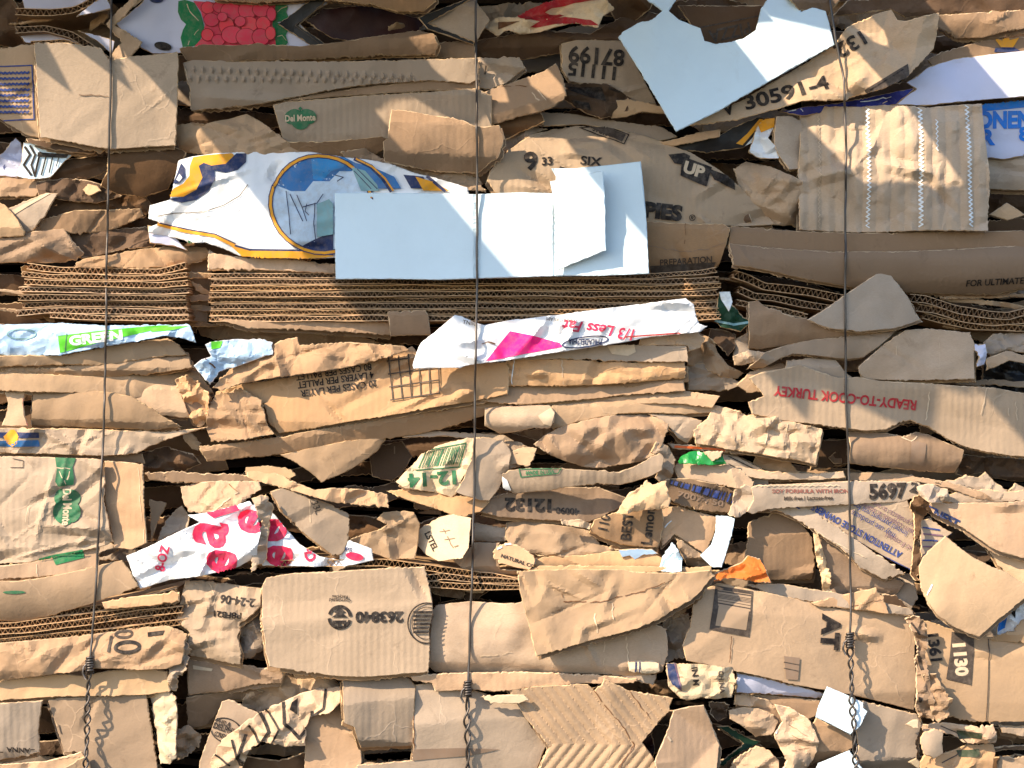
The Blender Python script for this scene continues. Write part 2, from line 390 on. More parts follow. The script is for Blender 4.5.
def build_sheet(name, poly, z, mat, o, prints=(), tile=None):
    _seed[0] += 1; seed = o.get('seed', _seed[0])
    H = heightfn(poly, z, o, seed)
    th = o.get('th', 2.6)
    g = min(o.get('g', 9), 2.2) if prints else o.get('g', 2.0 if o.get('cr') else 2.6 if prints else 3.6)
    bd = resample(poly, o.get('step', 1.9), o.get('rag', .9), seed, o.get('smooth', 0))
    P = np.array(bd); lo = P.min(0); hi = P.max(0)
    xs = np.arange(lo[0] + g / 2, hi[0], g); ys = np.arange(lo[1] + g / 2, hi[1], g)
    gx, gy = np.meshgrid(xs, ys); gx = gx.ravel(); gy = gy.ravel()
    rs = np.random.RandomState(seed)
    gx = gx + rs.uniform(-.3, .3, gx.shape) * g; gy = gy + rs.uniform(-.3, .3, gy.shape) * g
    ok = inside(bd, gx, gy); gx = gx[ok]; gy = gy[ok]
    ok = edge_dist(bd, gx, gy) > g * .45 + 1.3; gx = gx[ok]; gy = gy[ok]
    n = len(bd)
    nxt = np.roll(P, -1, 0); prv = np.roll(P, 1, 0); tg = nxt - prv; tg /= np.hypot(tg[:, 0], tg[:, 1])[:, None] + 1e-9
    area2 = np.sum(P[:, 0] * nxt[:, 1] - nxt[:, 0] * P[:, 1])
    inn = np.stack([-tg[:, 1], tg[:, 0]], 1) * (1 if area2 > 0 else -1)
    rw = np.clip(o.get('rw', .8) * (.8 + 1.6 * perlin(P[:, 0] / 8 + seed, P[:, 1] / 8, seed + 11)), .4, 1.7)
    R1 = P + inn * rw[:, None]
    ok = inside(bd, R1[:, 0], R1[:, 1]); R1 = R1[ok]; ok = edge_dist(bd, R1[:, 0], R1[:, 1]) > .22; R1 = R1[ok]
    co = [Vector(p) for p in bd] + [Vector(p) for p in zip(gx, gy)] + [Vector(p) for p in R1]
    vs, _, fs, ov, _, _ = delaunay_2d_cdt(co, [(i, (i + 1) % n) for i in range(n)], [list(range(n))], 1, 1e-4)
    V = np.array([tuple(v) for v in vs])
    F = [tuple(f) for f in fs if len(f) == 3]
    h = H(V[:, 0], V[:, 1]); hb = h - th
    isb = np.array([any(k_ < n for k_ in q) for q in ov])
    h = h - isb * min(th * .55, 1.4) * o.get('bev', 1)
    sc = .001 if o.get('raw') else (D - z) / D * .001
    cx, cy = (lo + hi) / 2
    org = Vector(((cx - 512) * sc, -z * .001, (384 - cy) * sc))
    def W(x, y, hh): return np.stack([(x - 512) * sc - org.x, -hh * .001 - org.y, (384 - y) * sc - org.z], 1)
    m = len(V)
    verts = [W(V[:, 0], V[:, 1], h), W(V[:, 0], V[:, 1], hb)]
    faces = []; mi = []
    Fa = np.array(F); cen = V[Fa].mean(1); near = np.zeros(len(F), bool); tb = isb[Fa].any(1)
    if tb.any(): near[tb] = edge_dist(bd, cen[tb, 0], cen[tb, 1]) < .85
    for f, nr in zip(F, near):
        a, b, c = f
        cr_ = (V[b, 0] - V[a, 0]) * (V[c, 1] - V[a, 1]) - (V[b, 1] - V[a, 1]) * (V[c, 0] - V[a, 0])
        if abs(cr_) < 1e-7: continue
        if cr_ < 0: a, b, c = a, c, b          # image y runs down: this winding faces the camera
        faces.append((a, c, b)); mi.append(2 if nr else 0)
        faces.append((a + m, b + m, c + m)); mi.append(1)
    ec = {}
    for f in faces[::2]:
        for i in range(3):
            e = (f[i], f[(i + 1) % 3]); ec[e] = 1
    nfront = len(faces)
    for (a, b) in list(ec):
        if (b, a) not in ec:
            faces.append((b, a, a + m, b + m)); mi.append(2)
    base = 2 * m
    mats = [mat, o.get('back', 'kraft_inner'), o.get('rim', 'torn_fibre')]
    off = .85
    for pr in prints:
        r = print_tris(tile, pr)
        if r is None or not len(r[0]): continue
        t, ic = r
        t = refine(np.asarray(t, float))
        c = t.mean(1)
        t = t[inside(poly, c[:, 0], c[:, 1])]
        if not len(t): continue
        ar = (t[:, 1, 0] - t[:, 0, 0]) * (t[:, 2, 1] - t[:, 0, 1]) - (t[:, 1, 1] - t[:, 0, 1]) * (t[:, 2, 0] - t[:, 0, 0])
        t = t[abs(ar) > 1e-4]; ar = ar[abs(ar) > 1e-4]
        t[ar > 0] = t[ar > 0][:, [0, 2, 1]]
        q = t.reshape(-1, 2)
        # share vertices
        uq, inv = np.unique(np.round(q, 3), axis=0, return_inverse=True); inv = inv.ravel()
        verts.append(W(uq[:, 0], uq[:, 1], H(uq[:, 0], uq[:, 1]) + off))
        mn = 'ink_' + ic
        if mn not in mats: mats.append(mn)
        k = mats.index(mn)
        tri = inv.reshape(-1, 3) + base
        faces.extend(map(tuple, tri.tolist())); mi.extend([k] * len(tri))
        base += len(uq)
        off += .12
    verts = np.concatenate(verts)
    me = bpy.data.meshes.new(name)
    me.from_pydata(verts.tolist(), [], faces)
    for q in mats: me.materials.append(MATS[q])
    me.polygons.foreach_set('material_index', mi)
    sm = [k != 2 for k in mi]
    me.polygons.foreach_set('use_smooth', sm)
    # a hard edge between face and rim
    at = me.attributes.new('sharp_edge', 'BOOLEAN', 'EDGE')
    rim = set()
    for f in faces[nfront:]:
        if len(f) == 4:
            rim.add((min(f[0], f[1]), max(f[0], f[1]))); rim.add((min(f[2], f[3]), max(f[2], f[3])))
    ev = np.zeros(len(me.edges) * 2, int); me.edges.foreach_get('vertices', ev); ev = ev.reshape(-1, 2)
    vals = np.array([(min(a, b), max(a, b)) in rim for a, b in ev.tolist()])
    # sharp folds: an edge between two front facets that meet at more than 13 degrees
    T3 = np.array([f for f in faces[:nfront:2]]); X3 = verts[T3]
    nn = np.cross(X3[:, 1] - X3[:, 0], X3[:, 2] - X3[:, 0]); nn /= np.linalg.norm(nn, axis=1)[:, None] + 1e-12
    e3 = np.sort(np.concatenate([T3[:, [0, 1]], T3[:, [1, 2]], T3[:, [2, 0]]]), axis=1); fi = np.tile(np.arange(len(T3)), 3)
    key = e3[:, 0].astype(np.int64) * 10000000 + e3[:, 1]; od = np.argsort(key, kind='stable'); ks = key[od]; fs2 = fi[od]
    same = np.nonzero(ks[1:] == ks[:-1])[0]
    dot = (nn[fs2[same]] * nn[fs2[same + 1]]).sum(1)
    shp = ks[same][dot < math.cos(R(13))]
    evs = np.sort(ev, axis=1); vals |= np.isin(evs[:, 0].astype(np.int64) * 10000000 + evs[:, 1], shp)
    at.data.foreach_set('value', vals.tolist())
    me.update()
    ob = bpy.data.objects.new(name, me); COL.objects.link(ob)
    ob.location = org
    PIECES.append((poly, H))
    if not o.get('raw'):
        np.maximum.at(HM, (np.clip((V[:, 1] + 60) / 4, 0, 229).astype(int), np.clip((V[:, 0] + 120) / 4, 0, 319).astype(int)), h)
    return ob
def tag(o, label, cat, group=None, kind=None):
    if label: o['label'] = label
    if cat: o['category'] = cat
    if group: o['group'] = group
    if kind: o['kind'] = kind
    return o
LAST = {}
def P(name, label, cat, tile, pts, z, mat='kraft', prints=(), parent=None, group=None, **o):
    """one sheet; with parent it is a part (flap, fold, torn layer) of an earlier thing"""
    poly = conv(tile, pts)
    if not o.get('raw'): z = z * 1.5
    if name in ('flattened_box', 'box_flap', 'cardboard_sheet') and 'cr' not in o and not o.get('raw'): o.update(cr=.25, cs=80, g=o.get('g', 2.8), ca=o.get('ca', .13))
    if not o.get('raw') and 'at' not in o:               # nothing lies quite parallel to the face
        w_ = max(q[0] for q in poly) - min(q[0] for q in poly); h_ = max(q[1] for q in poly) - min(q[1] for q in poly)
        r_ = random.Random(len(PIECES) * 31 + 7); t_ = o.get('tilt', (0, 0))
        o['tilt'] = (t_[0] + r_.uniform(-1, 1) * min(.09, 5 / w_), t_[1] + r_.uniform(-1, 1) * min(.2, 4 / h_))
    if 'folds' in o:
        o['folds'] = [tuple(sum((list(q) for q in conv(tile, [(f[0], f[1]), (f[2], f[3])])), [])) + (f[4],) for f in o['folds']]
    if not o.get('raw') and group is None and 'folds' not in o and name in ('flattened_box', 'box_flap', 'cardboard_sheet', 'crumpled_cardboard', 'cardboard_scrap', 'cardboard_roll'):
        xs_ = [q[0] for q in poly]; ys_ = [q[1] for q in poly]; r_ = random.Random(len(PIECES) * 13 + 5)
        w_ = max(xs_) - min(xs_); h_ = max(ys_) - min(ys_); fo = []
        if w_ > 34 and h_ > 12:                            # the long edges are bent back into the bale, as on any squashed box
            if r_.random() < .62:
                k_ = r_.uniform(.14, .34); a_, b_ = min(ys_) + h_ * k_, min(ys_) + h_ * (k_ + r_.uniform(-.13, .13))
                fo.append((max(xs_), a_, min(xs_), b_, -r_.uniform(.35, 1.1)))
            if r_.random() < .6:
                k_ = r_.uniform(.68, .88); a_, b_ = min(ys_) + h_ * k_, min(ys_) + h_ * (k_ + r_.uniform(-.13, .13))
                fo.append((min(xs_), a_, max(xs_), b_, -r_.uniform(.35, 1.1)))
            if w_ > 90 and r_.random() < .5:
                x_ = min(xs_) + w_ * r_.uniform(.2, .8); sg = r_.choice((-1, 1))
                fo.append((x_, min(ys_) * (1 if sg > 0 else 0) + max(ys_) * (0 if sg > 0 else 1), x_ + r_.uniform(-12, 12), max(ys_) if sg > 0 else min(ys_), -r_.uniform(.06, .2)))
        if prints: fo = [(a, b, c, d, e * .45) for a, b, c, d, e in fo]
        o['folds'] = fo
    ob = build_sheet(name, poly, z, mat, o, prints, tile)
    if parent is not None:
        ob.parent = parent; ob.location = ob.location - parent.location
        if label: ob['label'] = label
    else:
        tag(ob, label, cat, group)
    r_ = random.Random(len(PIECES) * 17 + 3)
    if parent is None and group is None and not o.get('raw') and name in ('flattened_box', 'box_flap', 'cardboard_sheet') and r_.random() < .75:
        dx, dy = r_.choice((-1, 1)) * r_.uniform(.5, 2.5), r_.uniform(1.5, 4.2)      # the second wall of the flattened board, showing along the lower edge
        o2 = dict(tilt=o['tilt'], bulge=o.get('bulge', (0, 0)), folds=o.get('folds', []), ang=o.get('ang', 0), g=7, rag=1.3, th=3, low=1.5)
        b_ = build_sheet('back_wall', [(x + dx, y + dy) for x, y in poly], z - 10, 'kraft_inner', o2, (), tile)
        PIECES.pop()
        b_.parent = ob; b_.location = b_.location - ob.location
    return ob

# ---------------------------------------------------------------- corrugated board seen edge on
def board(label, tile, pts, z, th=5.6, depth=110, pitch=5.4, amp=.5, group=None, name='corrugated_board', seed=None):
    _seed[0] += 1; s = seed or _seed[0]; z = z * 1.5
    P_ = np.array(conv(tile, pts), float)
    seg = np.hypot(*(P_[1:] - P_[:-1]).T); cum = np.concatenate([[0], np.cumsum(seg)])
    n = int(cum[-1] / 1.3) + 1
    t = np.linspace(0, cum[-1], n)
    x = np.interp(t, cum, P_[:, 0]); y = np.interp(t, cum, P_[:, 1])
    for _ in range(6):
        if n > 4:
            x[1:-1] = .5 * x[1:-1] + .25 * (x[2:] + x[:-2]); y[1:-1] = .5 * y[1:-1] + .25 * (y[2:] + y[:-2])
    y = y + 1.1 * perlin(t / 60 + s, t * 0 + s * .3, s) + .35 * perlin(t / 11 + s, t * 0, s + 1)
    thk = th * (1 + .35 * perlin(t / 45 + s * 2, t * 0 + 3, s + 2))
    dx = np.gradient(x); dy = np.gradient(y); L = np.hypot(dx, dy) + 1e-9
    nx, ny = -dy / L, dx / L
    sc = (D - z) / D * .001
    cx, cy = x.mean(), y.mean()
    org = Vector(((cx - 512) * sc, -z * .001, (384 - cy) * sc))
    verts = []; faces = []; mi = []
    def ribbon(off, w, mat, zz, tt=None):
        """a strip following the path at distance off from it, w thick, going back into the bale"""
        b = len(verts)
        X = x + nx * off; Y = y + ny * off
        for i in range(len(X)):
            for sg, back in ((-.5, 0), (.5, 0), (.5, 1), (-.5, 1)):
                q = w * sg
                zf = zz[i] - back * depth
                verts.append(((X[i] + nx[i] * q - 512) * sc - org.x, -zf * .001 - org.y, (384 - Y[i] - ny[i] * q) * sc - org.z))
        for i in range(len(X) - 1):
            a = b + 4 * i; c = a + 4
            for k in range(4):
                faces.append((a + k, a + (k + 1) % 4, c + (k + 1) % 4, c + k)); mi.append(mat)
        faces.append((b, b + 3, b + 2, b + 1)); mi.append(mat)
        e = b + 4 * (len(X) - 1)
        faces.append((e, e + 1, e + 2, e + 3)); mi.append(mat)
    zj = z + 2.2 * perlin(t / 16 + s, t * 0 + 1.5, s + 3) + .8 * perlin(t / 4 + s, t * 0, s + 4)
    ribbon(-thk / 2 + .4, .72, 0, zj + .5 * perlin(t / 5, t * 0 + s, s + 5))
    ribbon(thk / 2 - .4, .72, 0, zj + .7 * perlin(t / 6, t * 0 + s, s + 6))
    ph = 2 * np.pi * t / pitch + 3.0 * perlin(t / 30 + s, t * 0 + 9, s + 7)
    ribbon(np.sin(ph) * (thk / 2 - .8) * (1 - .6 * abs(perlin(t / 23, t * 0 + s, s + 8))), .72, 1, zj - .4)
    me = bpy.data.meshes.new(name); me.from_pydata(verts, [], faces)
    me.materials.append(MATS['board_edge']); me.materials.append(MATS['flute_paper'])
    me.polygons.foreach_set('material_index', mi); me.update()
    o = bpy.data.objects.new(name, me); COL.objects.link(o); o.location = org
    tag(o, label, 'corrugated board', group)
    return o
SUN = (-.62, -.50, .55); SUN_E = 3.8; SKY_E = .15; EXPO = 1.0
def shade_flap(x0, x1, p0, p1, jag, holes=()):          # an added flap, out of view, that shades the top: p is how far it stands out
    r = random.Random(x0); f = lambda x, p: (x, -190 + p / 3)
    out = [f(x0, p0)]
    for a, b, c, d in holes:                              # holes shaped to let sun patches through, each joined to the upper edge by a slit
        m = (a + b) / 2; out += [f(m - .5, p0), f(m - .5, c), f(a + 4, c + 8), f(a, (c + d) / 2), f(a + 9, d - 4), f(m - 5, d), f(b - 9, d + 6), f(b, (c + d) / 2 + 8), f(b - 3, c + 3), f(m + .5, c - 4), f(m + .5, p0)]
    out += [f(x1, p0)]
    n = 9
    for i in range(n + 1):
        t = 1 - i / n; out.append(f(x0 + (x1 - x0) * t, p1 + jag * r.uniform(-1, 1)))
    return out
SHADE_FLAPS = [('broad brown flap leaning out of the bale above its far left end', shade_flap(-430, -235, 20, 250, 12), (0, 3)),
        ('short brown flap leaning out of the bale above the white bag', shade_flap(-238, -60, 20, 215, 22, [(-98, -76, 150, 205)]), (0, 3)),
        ('long brown flap leaning out of the bale above the white box', shade_flap(-70, 122, 20, 392, 10), (0, 3)),
        ('medium brown flap leaning out of the bale above the middle wire', shade_flap(112, 292, 20, 236, 12, [(215, 272, 180, 226)]), (0, 3)),
        ('longest brown flap leaning out of the bale above the arrow panel', shade_flap(284, 490, 20, 440, 16, [(298, 330, 196, 240)]), (0, 3)),
        ('longest flap leaning out of the bale above the torn white sheet', shade_flap(480, 760, 20, 470, 16, [(535, 652, 178, 292), (664, 694, 150, 185)]), (0, 3))]
SHADE_FLAPS = [(l, p, (-190 + 190 + (min(q[1] for q in p) + max(q[1] for q in p)) / 2 + 190) * 3 if False else ((min(q[1] for q in p) + max(q[1] for q in p)) / 2 + 190) * 3, t) for l, p, t in SHADE_FLAPS]
T, A = -.14, .14      # habitual small tilts
def Q(s): return s
# ================================================================ top band
P('box_flap', 'brown cardboard flap folded into a sideways V beside the white raspberry carton', 'box flap', 0, '412,92 455,50 520,-8 590,-20 560,5 500,60 452,98 470,110 560,165 545,190 490,243 418,236 450,190 478,165', 14, 'kraft', low=2, rag=1.4, tilt=(.25, 0))
P('paper_liner', 'grey white paper liner curling inside the boards in the upper corner', 'paper liner', 0, '70,118 190,128 290,158 365,205 300,195 200,172 90,165', -6, 'lavender_white', tilt=(0, .3))
P('paper_liner', 'pale liner strip above the curled boards at the top edge', 'paper liner', 0, '85,-15 390,-20 300,30 200,40 95,38', -8, 'lavender_white', tilt=(0, -.2))
P('paper_scrap', 'small lilac paper tip poking out below the dark V gap', 'paper scrap', 0, '305,120 430,150 450,160 440,215 380,160', 2, 'lavender_white', rag=.4)
P('paper_scrap', 'small lilac paper tip poking out above the dark V gap', 'paper scrap', 0, '300,68 395,-10 420,-10 440,35 380,52', 2, 'lavender_white', rag=.4)
board('upper curled corrugated board of the top corner', 0, '60,45 200,48 290,38 345,15 400,-25', 4, 7)
board('lower curled corrugated board of the top corner, under the dark V gap', 0, '60,118 180,112 280,135 350,178 430,240', 5, 7)
board('thin second board nested under the lower curled board', 0, '120,172 260,165 340,195 400,235', 0, 5)
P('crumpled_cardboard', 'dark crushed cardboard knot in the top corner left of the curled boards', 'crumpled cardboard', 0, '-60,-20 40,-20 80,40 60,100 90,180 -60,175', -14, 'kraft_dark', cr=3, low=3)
rasp = [('p', '705,8 730,2 770,15 795,60 808,110 790,160 770,182 720,186 712,150 722,120 735,98 715,80 703,50', 'leaf'),
        ('l', '740,20 752,50 785,85', 4, 'pale'), ('l', '785,120 755,150 742,178', 4, 'pale'),
        ('p', '765,8 900,18 1030,14 1090,5 1092,190 960,185 850,178 765,188 800,150 810,100 795,50', 'rasp'),
        ('p', '1090,2 1118,0 1135,30 1128,50 1140,72 1110,85 1092,90 1112,98 1136,118 1126,140 1134,168 1112,192 1088,192 1084,150 1074,98 1084,40', 'leaf'),
        ('l', '1094,50 1110,35 1130,28', 3, 'pale'), ('l', '1094,145 1112,140 1128,160', 3, 'pale'),
        ('e', 620,-4,30,20,0,'navy'), ('e', 642,182,34,16,10,'blk')]
_r = random.Random(4)
for _i, (_x, _y, _a, _b) in enumerate([(822,35,26,24),(866,32,24,22),(836,82,30,26),(820,140,24,24),(862,160,26,22),(912,48,40,36),(895,105,30,34),(918,140,44,34),(978,45,36,36),(985,100,36,30),(972,150,40,34),(1032,42,34,30),(1040,98,28,28),(1030,150,34,32),(1072,60,18,28),(1068,135,20,26),(880,72,20,18),(950,90,22,20)]):
    rasp.append(('e', _x, _y, _a, _b, _r.uniform(-20, 20), 'rasp' if _i % 3 else 'hot2')); rasp.append(('e', _x, _y, _a, _b, 0, 'dkred', 2.4))
P('printed_carton', 'white carton printed with a big red raspberry and green leaves, crushed at the top edge', 'printed carton', 0,
  '455,92 500,60 560,10 600,-30 1310,-30 1290,20 1210,60 1180,92 1212,125 1260,165 1310,205 1190,205 1000,196 800,205 600,210 555,190 510,150', 6, 'lavender_white', rasp, low=2.5, tilt=(0, -.12), rag=.4, bulge=(0, 3))
P('card_strip', 'black bent card wedge pointing at the raspberry carton', 'card strip', 1, '110,95 250,-12 300,-12 285,20 190,98 290,165 300,192 255,188 180,140', 12, 'black_card', [('l', '178,98 270,30', 3, 'grey'), ('l', '178,100 270,168', 3, 'grey')], rag=.4, low=1.5)
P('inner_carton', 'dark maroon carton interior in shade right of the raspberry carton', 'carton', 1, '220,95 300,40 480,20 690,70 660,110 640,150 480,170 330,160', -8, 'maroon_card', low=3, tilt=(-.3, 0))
P('box_flap', 'long thin brown flap under the raspberry carton with a lit torn upper edge', 'box flap', None, '180,49 205,45 235,46 262,44 300,47 340,43 385,35 420,30 434,34 439,46 434,55 380,56 300,60 240,61 188,64', 16, 'kraft_inner', tilt=(0, -.35), rag=1.1, bulge=(0, 5))
P('box_flap', 'narrow brown flap above the dark maroon carton at the top edge', 'box flap', None, '205,-12 435,-14 436,2 424,12 398,12 370,5 320,0 260,4 215,1', 17, 'kraft_inner', tilt=(0, .1), bulge=(0, 3))
P('cardboard_sheet', 'grey triangular cardboard point behind the middle wire at the top edge', 'cardboard sheet', 1, '695,85 780,30 882,-10 945,80 888,168 800,135', 4, 'kraft_grey', low=2)
P('card_strip', 'black strip edging the grey triangular point from above', 'card strip', 1, '660,70 860,-10 885,-12 700,92 885,160 880,175 700,115', 6, 'black_card', rag=.3)
P('crumpled_carton', 'crushed red and cream foil carton glinting between brown folds at the top edge', 'crumpled carton', None, '482,22 498,12 515,15 532,6 560,-2 590,-4 602,2 613,13 602,20 597,32 575,26 548,30 520,33 505,28 498,33', 12, 'liner_cream',
  [('p', '515,12 560,-4 592,-2 600,4 575,4 552,8 545,12 560,18 590,24 598,30 560,26 530,26 540,20 520,17', 'red'), ('p', '525,14 560,14 564,17 525,19', 'dkred'), ('p', '498,18 520,20 498,26', 'brn')], cr=2.5, cs=16, tilt=(.5, .3))
P('crumpled_cardboard', 'deep brown folded cardboard sweeping up behind the torn white sheet', 'crumpled cardboard', None, '455,45 478,40 500,36 540,30 590,33 612,22 640,8 660,14 640,40 600,46 560,52 520,58 480,58', -6, 'kraft_dark', cr=3, cs=40, tilt=(0, -.3), cst=(2.5, 1))
P('crumpled_cardboard', 'dark brown fold left of the middle wire under the grey point', 'crumpled cardboard', None, '430,44 455,40 474,44 478,60 435,58', -2, 'kraft_inner', low=3)
P('cardboard_sheet', 'brown folds fanning out at the top edge right of the red foil carton', 'cardboard sheet', None, '600,-12 660,-12 650,10 622,30 612,14', -4, 'kraft_dark', low=3, cr=2)
P('paper_wrapper', 'dark grey wrapper with pale lettering behind the notch of the torn white sheet', 'wrapper', 2, '700,20 1040,20 1060,130 900,175 800,170', 8, 'kraft_dark', [('t', 'PIZZA', 905, 128, 48, 168, 'grey', .9, .02), ('l', '780,110 1030,60', 5, 'grey')], low=2)
whites = []
P('white_sheet', 'large torn white glossy board with a curved notch hanging by the top edge', 'white board', 2, '466,150 480,130 540,92 600,78 640,42 580,0 560,-40 720,-40 665,42 705,75 790,110 806,160 850,172 905,165 960,150 1010,115 1030,30 1070,-30 1180,-22 1190,40 1235,20 1290,35 1325,170 1130,280 860,440 690,524 640,440 560,300', 26, 'white_board', whites,
  low=4, lw=110, tilt=(-.10, .10), rag=.5, th=2.2, rim='white_board', back='white_board', folds=[(608, 60, 600, 420, -.12)])
P('box_flap', 'grey brown board with upside-down black digit rows left of the torn white sheet', 'box flap', 2, '240,172 300,160 480,160 545,270 620,405 540,402 430,345 275,322 245,275', 4, 'kraft_grey', [('t', '87199', 380, 222, 62, 184, 'blk', 1, .02), ('t', '11115', 362, 280, 50, 186, 'blk', 1.15, .02)], tilt=(-.1, -.1))
P('crumpled_cardboard', 'smudged black and tan curled flap beneath the upside-down digit rows', 'crumpled cardboard', 2, '250,322 420,330 450,345 520,382 500,440 400,468 310,430 250,390', 6, 'kraft_dark', [('p', '262,340 400,345 420,400 340,380 280,360', 'blk'), ('p', '280,395 350,405 360,435 300,425', 'blk'), ('l', '430,350 470,362', 8, 'blk')], cr=2.6, cs=18)
P('cardboard_scrap', 'sunlit tan scrap with a ragged green tinted lower edge under the digit rows', 'cardboard scrap', 2, '445,395 505,384 580,402 640,425 650,452 560,440 500,458 440,462', 10, 'kraft_pale', tilt=(.3, .35), rag=1.3)
P('cardboard_sheet', 'thin grey board sliver above the large box panel with an arrow', 'cardboard sheet', 2, '150,438 300,448 420,470 640,500 700,540 620,560 500,520 330,490 170,500', 0, 'kraft_grey', tilt=(0, .2))
P('printed_carton', 'black glossy carton with a yellow stripe under the torn white sheet', 'printed carton', 2, '640,570 760,545 850,540 940,490 1018,462 1085,470 1020,540 960,582 820,600 700,590', 2, 'black_card', [('p', '930,565 975,525 1020,470 1036,470 1000,520 955,572', 'gold'), ('p', '965,575 1005,530 1050,475 1085,475 1020,550', 'white')], low=2, tilt=(0, -.1))
P('cardboard_scrap', 'narrow sunlit brown sliver lying on the black carton', 'cardboard scrap', 2, '615,560 700,545 780,520 870,508 865,540 760,562 690,575', 8, 'kraft_warm', tilt=(.1, .4), rag=1.2)
# the long crumpled sheet with the dot-matrix code
P('crumpled_cardboard', 'crumpled tan sheet stencilled with a dotted number, crossed by the right wire', 'crumpled cardboard', None,
  '676,127 700,118 742,100 790,72 834,45 846,28 862,20 880,12 892,9 897,20 907,22 921,18 937,15 935,34 932,50 912,72 904,80 880,91 848,99 845,102 800,103 768,112 735,121 700,125', 15, 'kraft_fluted',
  [('t', 'V', 728, 108, 14, -14, 'blk', 1, .02), ('t', '30591-4', 786, 93, 14, -14, 'blk', 1.3, .0), ('t', '132', 850, 45, 14, 150, 'blk', 1.2, .03), ('p', '862,92 905,66 906,80 865,97', 'grey'), ('l', '868,92 900,72', 1.4, 'blk')],
  cr=4.5, cs=42, tilt=(.05, .0), folds=[(840, 60, 935, 40, .35)])
P('cardboard_sheet', 'brown board wedge at the top edge right of the torn white sheet', 'cardboard sheet', 3, '80,-15 310,-15 260,48 200,38 140,42', 20, 'kraft_inner', tilt=(-.2, 0))
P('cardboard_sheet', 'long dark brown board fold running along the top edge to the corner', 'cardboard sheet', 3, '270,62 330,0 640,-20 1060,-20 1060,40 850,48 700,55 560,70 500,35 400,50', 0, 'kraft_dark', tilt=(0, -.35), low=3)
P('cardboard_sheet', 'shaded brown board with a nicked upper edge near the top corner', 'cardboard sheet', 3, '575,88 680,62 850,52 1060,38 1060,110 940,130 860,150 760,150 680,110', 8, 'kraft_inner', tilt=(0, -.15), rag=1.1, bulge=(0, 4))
P('printed_carton', 'brown carton edge with a small gold crest near the top corner', 'printed carton', 3, '640,238 700,205 860,160 1060,140 1060,215 900,222 780,228 660,262', 4, 'kraft_inner', [('p', '905,150 940,160 945,120 962,120 968,158 1005,148 985,180 970,205 945,205 930,182', 'gold'), ('p', '910,190 940,186 985,186 1015,205 905,206', 'navy')], tilt=(0, -.1))
P('printed_carton', 'large lavender white carton panel near the upper corner with a bright crease', 'printed carton', 3, '560,325 600,300 650,262 760,228 880,215 1070,198 1070,388 900,395 780,405 640,418 515,412 600,350', 10, 'lavender_white', [], low=3, tilt=(0, -.05), rag=.3, folds=[(515, 415, 740, 262, .25)], th=2)
P('film_strip', 'violet blue printed strip under the crumpled stencilled sheet', 'printed strip', 3, '60,440 150,425 330,398 500,365 600,345 520,412 430,418 330,425 150,460', 8, 'navy_card', [('l', '90,442 140,432 150,442', 4, 'white'), ('l', '380,400 500,382', 5, 'white'), ('l', '470,405 520,385', 4, 'pale')], cr=1.5, cs=14)
P('printed_carton', 'white carton with blue block letters beside the wrinkled brown panel', 'printed carton', 3, '845,412 1070,392 1070,560 1020,615 950,628 875,620 850,500', 8, 'lavender_white',
  [('p', '845,405 1070,385 1070,420 850,440', 'sky'), ('t', 'ONEN', 945, 472, 62, 0, 'sky', .85, .05), ('t', 'R', 885, 540, 56, 0, 'sky', 1, .05), ('t', '8', 1022, 528, 50, 0, 'sky', 1, .05)], rag=.2, low=1.5)
P('cardboard_sheet', 'grey brown panel below the white carton with blue letters', 'cardboard sheet', 3, '868,608 960,620 1070,590 1070,750 885,745 875,700', 4, 'kraft_grey', low=1.5)
P('cardboard_scrap', 'small tan diamond scrap at the right end above the long boards', 'cardboard scrap', 7, '885,98 960,48 1030,98 960,120', 14, 'kraft_pale', tilt=(0, .2), rag=.3)
# wrinkled fluted panel
P('flattened_box', 'wrinkled brown panel with vertical ridges and zigzag tear lines behind the right wire', 'flattened box', None,
  '803,107 812,103 860,105 890,104 925,107 955,105 981,104 984,140 988,180 986,232 930,231 860,232 801,229 800,170', 20, 'kraft_fluted',
  [('l', [(821 + (1 if i % 2 else -1), 106 + i * 2.2) for i in range(56)], 1.0, 'pale'), ('l', [(869 + (1.6 if i % 2 else -1.6), 106 + i * 2.2) for i in range(56)], 1.6, 'white'),
   ('l', [(920 + (1.7 if i % 2 else -1.7), 108 + i * 2.2) for i in range(55)], 1.8, 'white'), ('l', [(966 + i * .05 + (1.7 if i % 2 else -1.7), 106 + i * 2.2) for i in range(56)], 1.6, 'white'), ('l', [(936 + (1. if i % 2 else -1.), 120 + i * 2.4) for i in range(14)], 1.2, 'white')],
  fl=(13.5, 2.0, 0), g=1.7, low=2.5, cr=1.9, cs=26, tilt=(.10, -.04), creases=8, ca=.15, cst=(.5, 3.2))
P('box_flap', 'grey brown slanted flap tucked left of the wrinkled panel', 'box flap', 3, '48,458 100,455 155,470 158,600 150,662 100,668 60,610 38,560', 12, 'kraft_grey', tilt=(-.2, 0))
P('paper_scrap', 'crumpled white paper scrap with a gold corner beside the slanted flap', 'paper scrap', 3, '-30,500 0,470 42,466 38,510 15,545 50,580 60,625 -10,625 -60,600', 8, 'white_film', [('p', '-30,470 42,466 40,500 -10,520', 'gold')], cr=2, cs=14)
P('crumpled_cardboard', 'dark tan creased cardboard left of the wrinkled panel', 'crumpled cardboard', None, '734,168 748,160 770,166 790,176 802,182 801,226 775,224 752,208 740,190', 6, 'kraft', cr=4, cs=24, tilt=(.1, -.2))
